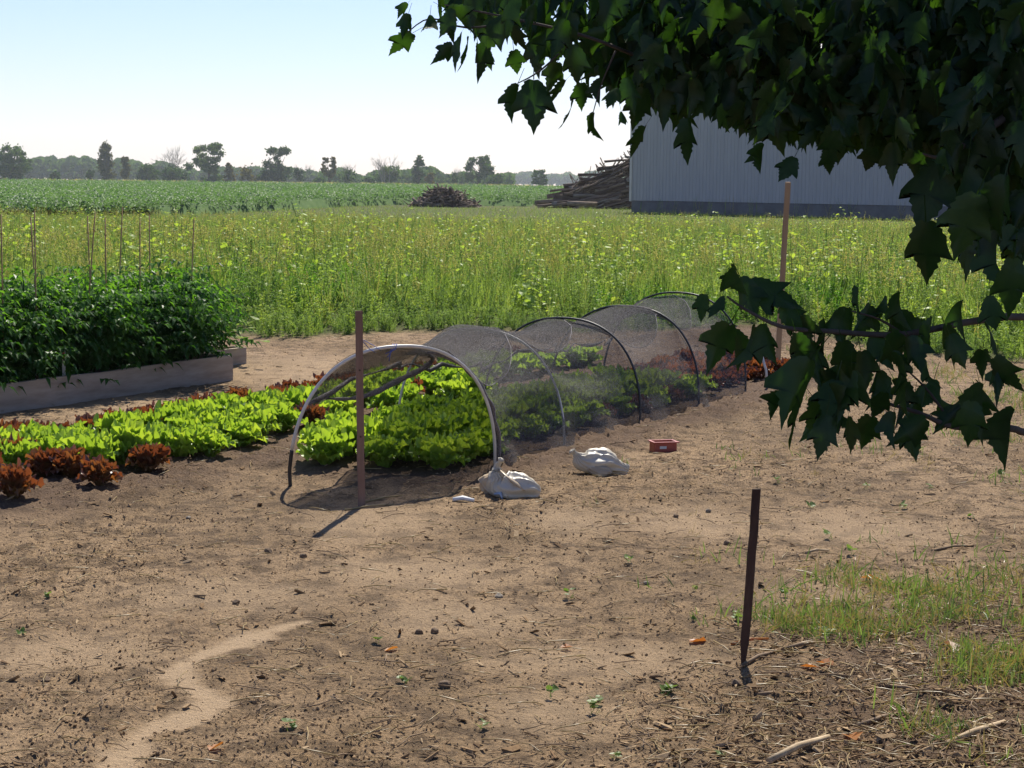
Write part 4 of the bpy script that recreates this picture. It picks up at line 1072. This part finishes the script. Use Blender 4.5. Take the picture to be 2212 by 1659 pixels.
p3 = onground(G(1434, 974)); t = tag(empty('tray', p3 + Vector((0, .06, -.004)), .25), 'small open red plastic tray with white label on bare soil', 'tray')
m = MB()
for (cx, cy, sx, sy) in ((0, -.055, .17, .008), (0, .055, .17, .008), (-.082, 0, .008, .104), (.082, 0, .008, .104)): m.box((cx, cy, .045), sx, sy, .085)
m.box((0, 0, .006), .16, .104, .008); o = m.build('body', M_RED_P, t); bv = o.modifiers.new('edge', 'BEVEL'); bv.width = .003; bv.segments = 2
m = MB()
for (cx, cy, sx, sy) in ((0, -.06, .19, .02), (0, .06, .19, .02), (-.088, 0, .018, .10), (.088, 0, .018, .10)): m.box((cx, cy, .0925), sx, sy, .009)
m.build('rim', M_RED_P, t)
m = MB(); m.box((-.02, -.0605, .05), .05, .003, .022); m.build('sticker', M_WHITE, t)
m = MB(); m.box((.11, .03, .0785), .05, .02, .007); m.build('handle', M_RED_P, t)
m = MB(); m.box((0, 0, .02), .08, .05, .02); m.box((.02, .02, .03), .05, .03, .02); m.build('contents', M_CLOD, t)
t.scale = (.86, .86, .74)
m = MB(); m.tube([(0, 0, .015), (.05, .01, .022), (.11, .0, .012)], [.016, .021, .014], 7, flat=.6)
tag(m.build('plastic_scrap', M_WHITE, None, loc=onground(G(978, 1088))), 'crumpled white plastic scrap in the shade before the hoop', 'scrap')

def rock_mesh(seed, mt):
    bm = bmesh.new(); bmesh.ops.create_icosphere(bm, subdivisions=2, radius=1); r = random.Random(seed)
    ax = [(Vector((r.gauss(0, 1), r.gauss(0, 1), r.gauss(0, 1))).normalized(), r.uniform(.55, .9)) for _ in range(9)]
    for v in bm.verts:
        p = v.co
        for a, l in ax:
            d = p.dot(a)
            if d > l: p = p - a * (d - l)
        v.co = p * r.uniform(.95, 1.05)
        v.co.z *= .72
    me = bpy.data.meshes.new('rock'); bm.to_mesh(me); bm.free(); me.materials.append(mt); return me
RK = [rock_mesh(s, M_CLOD) for s in range(5)]; RS = [rock_mesh(s + 9, M_STONE) for s in range(3)]; RC = [rock_mesh(s + 40, M_CRUMB) for s in range(5)]
for me_ in RC:
    for v in me_.vertices: v.co = Vector((v.co.x * 1.25, v.co.y * .95, v.co.z * .62)) * random.uniform(.86, 1.14)
for i, (px, py, r, st, lb) in enumerate([(100, 1474, .021, 0, 'dark round clod left of the pale sand trail'), (1077, 1288, .019, 1, 'pale smooth stone lying alone on the bare soil'), (960, 1488, .026, 0, 'dark pointed clod on the soil in front of the dark stake'),
        (905, 1362, .019, 0, 'dark clod beside a thin straw piece'), (940, 1360, .02, 0, 'grey clod next to a smaller dark clod'), (1590, 1478, .02, 0, 'dark clod close behind the dark stake base'),
        (580, 1200, .02, 0, 'dark clod near the shadow of the brown stake'), (655, 1212, .018, 0, 'second dark clod near the stake shadow'), (408, 1120, .016, 1, 'small stone between lettuce bed and sand trail'), (510, 1305, .017, 0, 'small dark clod above the sand trail end'),
        (1640, 1500, .022, 0, 'dark clod at the corner of the grass patch'), (1570, 1180, .02, 0, 'dark clod on the soil below the maple leaves'), (1395, 1265, .017, 1, 'little stone in front of the red tray'), (1460, 1120, .017, 0, 'dark clod between the red tray and dark stake'), (1530, 1110, .017, 1, 'pale pebble between the red tray and dark stake')]):
    tag(obj('rock' if st else 'soil_clod', (RS if st else RK)[i % 3], None, onground(G(px, py), r * .35), (random.uniform(-.4, .4), random.uniform(-.4, .4), random.uniform(0, 6)), r), lb, 'stone' if st else 'clod')

# countless crumbs, chips, straw
def spread(n, fn):
    o = []
    while len(o) < n:
        y = rng.uniform(0, 1, 4 * n); y = 4.9 * (4.0 ** y); x = rng.uniform(-.32, .32, 4 * n) * y
        ok = fn(x, y); o += list(np.stack([x, y], 1)[ok])
    return np.array(o[:n])
def free(x, y):
    return (y < weedline(x) + .3) & (rng.uniform(0, 1, len(x)) < (1 - .93 * sandmask(x, y)) * (.42 + .8 * sst(.40, .58, fbm(x * 1.6, y * .9, 31, 3))))
def rr3(n, t=3.1): return np.stack([rng.uniform(-t, t, n), rng.uniform(-t, t, n), rng.uniform(0, 6.28, n)], 1)
q = spread(60000, free); n = len(q); s = .0018 + .0048 * rng.uniform(0, 1, n) ** 4
scatter('soil_crumbs', np.stack([q[:, 0], q[:, 1], gz(q[:, 0], q[:, 1]) + s * .25], 1), rr3(n), s, rng.integers(0, 5, n), RC, 'loose crumbs of dry soil strewn over the bare ground', 'soil')
def chip(seed):
    r = random.Random(seed); m = MB(); L, W_, T = 1, r.uniform(.08, .36), r.uniform(.06, .14)
    m.box((0, 0, 0), L, W_, T, Matrix.Rotation(r.uniform(-.1, .1), 3, 'Y')); me = m.mesh('chip', M_CHIPS)
    for v in me.vertices: v.co += Vector((r.uniform(-.28, .28), r.uniform(-.09, .09), r.uniform(-.05, .05)))
    return me
CH = [chip(k) for k in range(10)]
def chipden(x, y): return (y < weedline(x)) & (rng.uniform(0, 1, len(x)) < .12 * (1 - .8 * sandmask(x, y)) + .88 * sst(.7, 1.8, x + (7.0 - y) * .4) * (1 - sst(6.8, 7.5, y)))
q = spread(9500, chipden); n = len(q)
scatter('wood_chips', np.stack([q[:, 0], q[:, 1], gz(q[:, 0], q[:, 1]) + .006], 1), np.stack([rng.normal(0, .4, n), rng.normal(0, .3, n), rng.uniform(0, 6.28, n)], 1), np.clip(.016 * np.exp(rng.normal(0, .5, n)), .006, .06), rng.integers(0, 10, n), CH, 'scattered pale wood chips and bark bits on the soil', 'wood chips')
STR = []
for k in range(3):
    m = MB(); m.tube([(-.5, 0, 0), (-.1, random.uniform(-.12, .12), .04), (.2, random.uniform(-.1, .1), .05), (.5, 0, 0)], [.016, .016, .014, .008], 4); STR.append(m.mesh('straw', [M_STRAW, M_STICK, M_STRAW][k]))
q = spread(3600, chipden); n = len(q)
scatter('straw_litter', np.stack([q[:, 0], q[:, 1], gz(q[:, 0], q[:, 1]) + .007], 1), np.stack([rng.normal(0, .1, n), rng.normal(0, .15, n), rng.uniform(0, 6.28, n)], 1), rng.uniform(.04, .15, n), rng.integers(0, 3, n), STR, 'thin straw and stalk bits scattered on the soil', 'straw')

# larger single pieces
def stick(px0, py0, px1, py1, r, lab, mt=M_STICK, lift=.0):
    a, b = onground(G(px0, py0), r), onground(G(px1, py1), r + lift); mid = a.lerp(b, .5) + Vector((random.uniform(-.01, .01), 0, .008)); m = MB()
    m.tube([Vector((0, 0, 0)), mid - a, b - a], [r, r * .95, r * .6], 6); tag(m.build('stick', mt, None, loc=a), lab, 'stick')
stick(1600, 1440, 1680, 1405, .007, 'thin crooked stick lying against the dark stake')
stick(1690, 1405, 1760, 1390, .008, 'short stub of a stick beside the grass patch')
stick(1630, 1505, 1740, 1500, .009, 'dark stick lying below the dark stake base')
stick(1660, 1655, 1790, 1610, .011, 'peeled tan stick at the edge of the grass patch', M_CHIP, .02)
stick(1850, 1570, 1960, 1540, .009, 'brown bark strip among the wood chips')
stick(1900, 1480, 2010, 1500, .007, 'pale stick lying flat within the grass')
stick(745, 1108, 850, 1096, .005, 'thin straw stalk in the hoop shadow', M_STRAW)
stick(790, 1090, 870, 1074, .005, 'curved pale twig behind the brown stake', M_STRAW)
stick(1740, 1200, 1790, 1192, .006, 'pale wood splinter on soil behind the dark stake', M_CHIP)
stick(2020, 1190, 2100, 1178, .006, 'brown twig on soil beyond the grass patch')
stick(130, 1690, 240, 1600, .004, 'thin dry stalk beside the sand trail', M_STRAW)
stick(1580, 1390, 1660, 1380, .006, 'orange wood splinter left of the dark stake', M_DEAD)
stick(2030, 1620, 2170, 1570, .010, 'tan stick crossing the chips in the grass corner', M_CHIP, .01)
def deadleaf(px, py, s, lab):
    m = MB(); o = [(0, 0), (.25, .3), (.5, .22), (.6, .45), (.85, .25), (1.15, 0)]
    c = [(x, y, .22 * abs(y) + .12 * math.sin(x * 3)) for x, y in o] + [(x, -y, .3 * abs(y)) for x, y in o[-2:0:-1]]
    k = len(c); m.add([(.55, 0, -.02)] + c, [(0, i + 1, (i + 1) % k + 1) for i in range(k)])
    tag(m.build('dead_leaf', M_DEAD, None, loc=onground(G(px, py), .012), rot=(random.uniform(-.4, .4), random.uniform(-.4, .2), random.uniform(0, 6)), scale=s), lab, 'dead leaf')
for px, py, s, lb in [(1910, 1265, .09, 'curled ochre dead leaf on top of the grass patch'), (1800, 1440, .07, 'rusty dead leaf in the grass beside the dark stake'), (1770, 1445, .06, 'reddish dead leaf lying on the chips'), (2060, 1420, .07, 'orange dead leaf deep in the grass patch'), (2150, 1430, .07, 'brown dead leaf at the far side of the grass patch'), (1490, 1388, .07, 'flat orange dead leaf on bare soil left of the stake'), (1830, 1590, .08, 'ochre dead leaf among sticks in the grass corner'), (1210, 1400, .04, 'small red-brown dead leaf on open soil'), (860, 1400, .05, 'crumpled brown leaf bits beside two dark clods'), (480, 1620, .06, 'pale crumpled leaf beside the sand trail')]: deadleaf(px, py, s, lb)
SL = [('tiny green seedling on the soil between the dark stake and maple leaves', 'seedling', 'seedlings beyond the dark stake'), ('tiny green seedling on the soil between red tray and grass patch', 'seedling', 'seedlings before the grass patch'), ('tiny green seedling on the open soil around the sand trail', 'seedling', 'seedlings around the sand trail')]
def seedling(px, py, s, nl=5):
    m = MB(); 
    for i in range(nl): heart_leaf(m, (random.gauss(0, .012), random.gauss(0, .012), random.uniform(.015, .05)), rdir(-5, 55), random.uniform(.025, .05), 0)
    for i in range(nl): blade(m, (random.gauss(0, .01), random.gauss(0, .01), 0), rdir(50, 85), random.uniform(.04, .09), .004, .4)
    tag(m.build('seedling', [M_GRASS if s < 1.2 else M_W2], None, loc=onground(G(px, py)), scale=s), *SL[0 if px > 1560 and py < 1300 else 1 if px > 1150 else 2])
for px, py in [(630, 1585), (1040, 1580), (1290, 1525), (1440, 1505), (1680, 1052), (1500, 1340), (1360, 1220), (815, 1385), (1190, 1510), (1870, 1060), (1950, 1100), (1750, 1100), (2100, 1120), (1840, 1200), (1700, 1290), (1590, 1340), (2010, 1060), (45, 1370), (100, 1290), (870, 1480), (1500, 1280), (1790, 1165), (1230, 1290), (2160, 1030), (1560, 1640), (1330, 1640)]:
    seedling(px, py, random.uniform(.4, .8), 4)
for px, py in [(1790, 1375), (1450, 1500), (1280, 1545)]: seedling(px, py, .75, 5)

# grass patch at the lower right and sparse tufts
GP = [grass_tuft(8, .085, .0065, 0, [M_GRASS], 0, 35, 1.3), grass_tuft(7, .06, .006, 0, [M_GRASS], 0, 25, 1.3), grass_tuft(6, .12, .007, 0, [M_GRASS], 0, 50, 1.2), grass_tuft(10, .09, .004, 0, [M_STRAW], 0, 10, 1.3)]
def den(x, y):
    a = sst(1.0, 1.55, x + (y - 6.6) * .15 + (fbm(x * 2.2, y * 2.2, 51, 3) - .47) * 2.0) * (1 - sst(7.1, 7.9, y + (fbm(x * 2, y * 2, 52, 3) - .47) * 1.6)) * sst(.36, .56, fbm(x * 3.5, y * 3, 53, 3))
    b = .5 * sst(2.6, 3.6, x + (fbm(x, y, 54, 3) - .47) * 2) * sst(9.5, 11, y) * sst(.4, .55, fbm(x * 2, y * 1.4, 56, 3))
    c = .03 * sst(.4, 2.4, x + (y - 6) * .1) * sst(.45, .6, fbm(x * 1.4, y * 1.4, 55, 3))
    return (y < weedline(x)) & (rng.uniform(0, 1, len(x)) < np.maximum(np.maximum(a, b), c))
q = spread(1700, den); n = len(q)
scatter('grass_patch', np.stack([q[:, 0], q[:, 1], gz(q[:, 0], q[:, 1]) - .004], 1), np.stack([rng.normal(0, .15, n), rng.normal(0, .15, n), rng.uniform(0, 6.28, n)], 1), rng.uniform(.6, 1.3, n), rng.choice(4, n, p=[.25, .26, .13, .36]), GP, 'patchy short grass mixed with dry stems beside the dark stake', 'grass')

# ================================================================== MAPLE
random.seed(23)
def maple_leaf_mesh(seed, fold, curl, coarse=False):
    r = random.Random(seed)
    half = [(.0, .0), (.09, -.03), (.19, .03), (.20, .08), (.27, .14), (.27, .20), (.33, .28), (.32, .33), (.37, .42), (.43, .56), (.45, .70), (.37, .62), (.34, .64), (.28, .58), (.23, .62), (.25, .70), (.19, .74), (.20, .81), (.13, .86), (.12, .93), (.06, 1.0), (0, 1.16)]
    if coarse: half = [(0, 0), (.2, .04), (.3, .22), (.38, .42), (.44, .68), (.25, .6), (.22, .76), (.1, .95), (0, 1.12)]
    o = [(x * r.uniform(.92, 1.08), y) for x, y in half]
    pts = o + [(-x * r.uniform(.9, 1.06), y) for x, y in half[-2:0:-1]]
    k = len(pts); rib = [(0, .3), (0, .6), (0, .85)]
    def sh(x, y): return (x * (1 - .25 * fold), -y + .0, -fold * abs(x) * .9 + curl * (y - .3) ** 2 + .04 * math.sin(7 * x + 5 * y + seed))
    bm = bmesh.new(); vb = [bm.verts.new(sh(*p)) for p in pts]; c1 = bm.verts.new(sh(0, .22)); c2 = bm.verts.new(sh(0, .55))
    nh = len(half) - 1; sp = [i for i, (x, y) in enumerate(half) if y >= .5][0]
    def side(seq):
        for a, b in zip(seq[:-1], seq[1:]):
            ca = c1 if max(pts[a][1], pts[b][1]) <= .5 else c2
            cb = c1 if pts[b][1] <= .5 else c2
            try: bm.faces.new((vb[a], vb[b], ca))
            except ValueError: pass
            if pts[a][1] <= .5 < pts[b][1] or pts[b][1] <= .5 < pts[a][1]:
                lo = a if pts[a][1] <= .5 else b
                try: bm.faces.new((vb[lo], c1, c2))
                except ValueError: pass
    side(list(range(0, nh + 1))); side(list(range(nh, k)) + [0])
    # petiole
    bmesh.ops.recalc_face_normals(bm, faces=bm.faces)
    me = bpy.data.meshes.new('leaf'); bm.to_mesh(me); bm.free()
    vs = [tuple(v.co) for v in me.vertices]; fs = [tuple(p.vertices) for p in me.polygons]
    b = len(vs); w_ = .010
    vs += [(-w_, 0, 0), (w_, 0, 0), (w_ * .8, .5, .16), (-w_ * .8, .5, .16)]; fs += [(b, b + 1, b + 2, b + 3)]
    me = bpy.data.meshes.new('leaf'); me.from_pydata(vs, [], fs); me.polygons.foreach_set('use_smooth', [True] * len(fs)); me.materials.append(M_MAPLE)
    return me
ML = [maple_leaf_mesh(s, [.15, .5, .9, .3, 1.3, .7][s], [.1, -.25, .3, -.4, .15, .45][s]) for s in range(6)]
MC = [maple_leaf_mesh(s + 20, .4 + .3 * s, -.2 + .2 * s, True) for s in range(3)]
maple = tag(empty('maple_tree', (2.75, 4.9, 0)), 'maple tree with dark overhanging leafy branches framing the garden', 'tree')
def lp(p): return Vector(p) - maple.location
def leaf_rot(dv, yaw):
    """leaf hangs along dv (local -Y), turned about that axis"""
    y = -Vector(dv).normalized(); x = y.cross(Vector((0, -1, 0)))
    x = x.normalized() if x.length > .05 else Vector((1, 0, 0)); z = x.cross(y)
    return (Matrix((x, y, z)).transposed() @ Matrix.Rotation(yaw, 3, 'Y')).to_euler()
LEAVES = [((890, 72), (840, 118)), ((978, 96), (933, 137)), ((997, 70), (980, 155)), ((1015, 80), (1005, 157)), ((1032, 95), (1034, 178)), ((1056, 108), (1059, 153)), ((985, 55), (978, 94)), ((880, 7), (855, 40)), ((882, 30), (867, 84)), ((929, 34), (917, 72)), ((978, 20), (950, 82)),
 ((1118, 182), (1098, 263)), ((1153, 172), (1155, 281)), ((1222, 173), (1194, 232)), ((1241, 218), (1221, 283)), ((1256, 179), (1256, 239)), ((1281, 244), (1290, 306)), ((1342, 240), (1352, 272)), ((1393, 273), (1371, 345)), ((1484, 256), (1495, 355)), ((1110, 110), (1120, 166)), ((1160, 118), (1150, 160)), ((1204, 135), (1182, 200)), ((1300, 170), (1292, 230)), ((1330, 190), (1310, 228)),
 ((1554, 228), (1573, 286)), ((1652, 313), (1637, 374)), ((1716, 340), (1682, 393)), ((1790, 325), (1795, 381)), ((1885, 320), (1868, 376)), ((1930, 310), (1928, 400)), ((1972, 325), (1972, 387)), ((2026, 340), (1982, 505)), ((2090, 360), (2040, 500)), ((2080, 480), (2090, 610)), ((2150, 500), (2160, 640)), ((2000, 480), (1998, 620)), ((2190, 560), (2185, 690)), ((2110, 420), (2060, 560)), ((2170, 380), (2150, 520)),
 ((1582, 590), (1555, 622)), ((1590, 575), (1610, 640)), ((1620, 612), (1732, 668)), ((1600, 600), (1640, 690)), ((1521, 636), (1513, 697)), ((1560, 640), (1530, 690)), ((1576, 700), (1526, 801)), ((1580, 715), (1597, 801)), ((1630, 705), (1588, 800)), ((1650, 700), (1670, 790)), ((1751, 778), (1672, 918)), ((1730, 858), (1701, 968)), ((1700, 850), (1660, 905)), ((1785, 898), (1764, 993)), ((1835, 900), (1839, 981)), ((1881, 900), (1858, 976)), ((1956, 905), (1981, 997)), ((1930, 890), (1920, 970)), ((2030, 870), (2090, 912)), ((2127, 830), (2113, 960)), ((2186, 790), (2135, 870)), ((2194, 885), (2161, 1014)), ((2123, 755), (2120, 815)), ((1940, 632), (1955, 715)), ((1910, 640), (1880, 700)), ((1880, 660), (1850, 730)), ((1998, 780), (2022, 845)), ((2080, 650), (2065, 730)), ((2140, 640), (2150, 720)), ((1780, 690), (1790, 770)), ((1830, 665), (1810, 760)), ((1720, 720), (1735, 800)), ((1990, 690), (1960, 790)), ((2040, 700), (2050, 800)), ((1840, 800), (1810, 900)), ((1900, 800), (1880, 890)), ((1780, 800), (1800, 890)), ((1960, 820), (1940, 900)), ((2000, 830), (1990, 880)), ((1690, 660), (1760, 720)), ((1860, 760), (1870, 850)), ((1930, 760), (1950, 850)), ((1760, 740), (1770, 840)), ((1820, 740), (1835, 830))]
_lb = random.Random(4)
for k in range(36):
    x = _lb.uniform(1640, 2215); y = _lb.choice([_lb.gauss(715, 28), _lb.gauss(700, 25), _lb.gauss(800, 40), _lb.gauss(855, 25)])
    if x < 1720 and y > 780: continue
    L_ = _lb.uniform(65, 105); a_ = _lb.gauss(0, .45); LEAVES.append(((x, y), (x + math.sin(a_) * L_, y + math.cos(a_) * L_)))
def put_leaf(b, tip, depth, yaw=None):
    dd = depth + random.uniform(-.04, .04)
    B0 = D(*b, depth); T0 = D(*tip, dd); L = (T0 - B0).length / 1.12
    o = obj('leaf', random.choice(ML), maple, lp(B0)); o.rotation_euler = leaf_rot(T0 - B0, random.gauss(0, .85) if yaw is None else yaw); o.scale = (L * random.uniform(.95, 1.2), L, L)
for b, t in LEAVES: put_leaf(b, t, random.uniform(4.0, 4.45) if b[1] < 560 else random.uniform(3.7, 4.1))
POLY = [(900, -20), (1300, -60), (2240, -60), (2240, 560), (2130, 500), (2030, 330), (1900, 300), (1700, 270), (1560, 225), (1430, 212), (1330, 175), (1200, 105), (1080, 60), (960, 20)]
def inside(x, y):
    c = False; j = len(POLY) - 1
    for i in range(len(POLY)):
        (xi, yi), (xj, yj) = POLY[i], POLY[j]
        if (yi > y) != (yj > y) and x < (xj - xi) * (y - yi) / (yj - yi) + xi: c = not c
        j = i
    return c
cnt = len(LEAVES)
while cnt < 298:
    x, y = random.uniform(880, 2240), random.uniform(-60, 560)
    if not inside(x, y): continue
    if x > 1500 and y < 150 and random.random() < .6: continue
    L = random.uniform(52, 98); a = random.gauss(0, .4); put_leaf((x, y), (x - math.sin(a) * L - 8, y + math.cos(a) * L), random.uniform(4.05, 4.7)); cnt += 1
# the rest of the crown: deeper in the view and overhead
P_, Q_, S_ = [], [], []
while len(P_) < 1750:
    x, y = random.uniform(930, 2260), random.uniform(-80, 520)
    if not inside(x, y + 25) or (x < 1300 and random.random() < .75): continue
    p = D(x, y, random.uniform(4.35, 5.7)); P_.append(lp(p)); a = random.gauss(0, .4); Q_.append(leaf_rot(Vector((math.sin(a), random.gauss(0, .4), -math.cos(a))), random.gauss(0, .7))); S_.append(random.uniform(.068, .11))
while len(P_) < 11000:
    d = np.random.default_rng(len(P_)).normal(size=3); d /= np.linalg.norm(d); rr_ = random.random() ** .4
    p = Vector((2.6 + d[0] * 3.2 * rr_, 5.1 + d[1] * 2.3 * rr_, 4.6 + d[2] * 2.6 * rr_))
    if p.y < .8: continue
    k = (p - Vector((0, 0, CAM_H))); el = k.z / k.y
    if el < .108 + max(0, -k.x / k.y - .05) and abs(k.x / k.y) < .32: continue     # hanging no lower than the boughs
    P_.append(lp(p)); Q_.append(leaf_rot(Vector((random.gauss(0, .5), random.gauss(0, .5), -1)), random.uniform(0, 6.28))); S_.append(random.uniform(.09, .15))
IX_ = rng.integers(0, 3, len(P_)); IX_[:1750] = rng.integers(3, 9, 1750)
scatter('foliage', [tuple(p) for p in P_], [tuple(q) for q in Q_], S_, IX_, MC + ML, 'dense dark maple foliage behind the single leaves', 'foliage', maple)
def bough(pts, r0, r1, name='branch'):
    P = smooth([lp(p) for p in pts], 4); m = MB(); k = len(P)
    m.tube(P, [r0 + (r1 - r0) * i / (k - 1) for i in range(k)], 7); m.build(name, M_BARK, maple)
m = MB(); m.tube([(0, 0, -.1), (.02, 0, .3), (-.03, .02, 1.4), (.05, .05, 2.6), (.0, .1, 4.2), (.05, .1, 6.2)], [.17, .14, .12, .10, .07, .02], 12); m.build('trunk', M_BARK, maple)
TR = Vector((2.75, 4.9, 0))
bough([TR + Vector((0, 0, 1.25)), D(2330, 690, 4.5), D(2130, 690, 4.15), D(1950, 722, 4.0), D(1800, 716, 3.95), D(1690, 706, 3.9), D(1610, 668, 3.9), D(1570, 640, 3.9)], .011, .0018)
bough([TR + Vector((0, 0, 1.0)), D(2350, 940, 4.4), D(2180, 925, 4.05), D(2060, 922, 3.95), D(1985, 892, 3.9), D(1900, 868, 3.9), D(1800, 850, 3.85)], .011, .0018)
bough([TR + Vector((0, 0, 1.7)), D(2330, 300, 4.8), D(2195, 238, 4.75), D(2110, 180, 4.75), D(2075, 110, 4.75), D(2045, 0, 4.75), D(2020, -120, 4.8)], .026, .012)
bough([TR + Vector((0, 0, 1.8)), D(2250, 260, 4.9), D(1990, 225, 4.85), D(1760, 205, 4.8), D(1560, 180, 4.7), D(1400, 130, 4.5), D(1270, 80, 4.25), D(1130, 45, 4.25), D(960, 10, 4.25)], .011, .0016)
bough([D(1760, 205, 4.8), D(1690, 170, 4.8), D(1560, 105, 4.8), D(1400, 40, 4.7)], .006, .002)
bough([D(2195, 238, 4.5), D(2100, 300, 4.4), D(2040, 340, 4.3), D(1985, 330, 4.25)], .012, .002)
bough([D(1950, 722, 4.0), D(1900, 690, 3.98), D(1840, 672, 3.95)], .004, .0015, 'twig')
bough([D(2060, 922, 3.95), D(2010, 850, 3.95), D(1960, 800, 3.95)], .004, .0015, 'twig')
bough([D(1250, 75, 4.25), D(1170, 150, 4.22), D(1118, 180, 4.2)], .003, .0012, 'twig')
bough([D(1130, 45, 4.25), D(1010, 60, 4.22), D(930, 40, 4.2), D(880, 70, 4.2)], .003, .0012, 'twig')
bough([D(1330, 110, 4.25), D(1300, 180, 4.25), D(1281, 244, 4.25)], .0025, .001, 'twig')
for a in range(6):
    an = a * 1.05; bough([TR + Vector((0, 0, 1.9 + .3 * a)), TR + Vector((math.cos(an) * .9, math.sin(an) * .7, 3.1 + .3 * a)), TR + Vector((math.cos(an) * 2.1, math.sin(an) * 1.5, 4.2 + .3 * a))], .05, .008)

# ================================================================== HAZE
m, ns, ls = mat('haze_air')
pv = N(ns, 'ShaderNodeVolumePrincipled'); pv.inputs['Density'].default_value = .00016; pv.inputs['Color'].default_value = (.86, .92, 1, 1); pv.inputs['Anisotropy'].default_value = .35
o_ = ns.new('ShaderNodeOutputMaterial'); ls.new(pv.outputs[0], o_.inputs['Volume'])
hb = MB(); hb.box((0, 900, 12), 2600, 2200, 28)
tag(hb.build('haze', m), 'thin summer haze over the fields', 'haze', None, 'stuff')
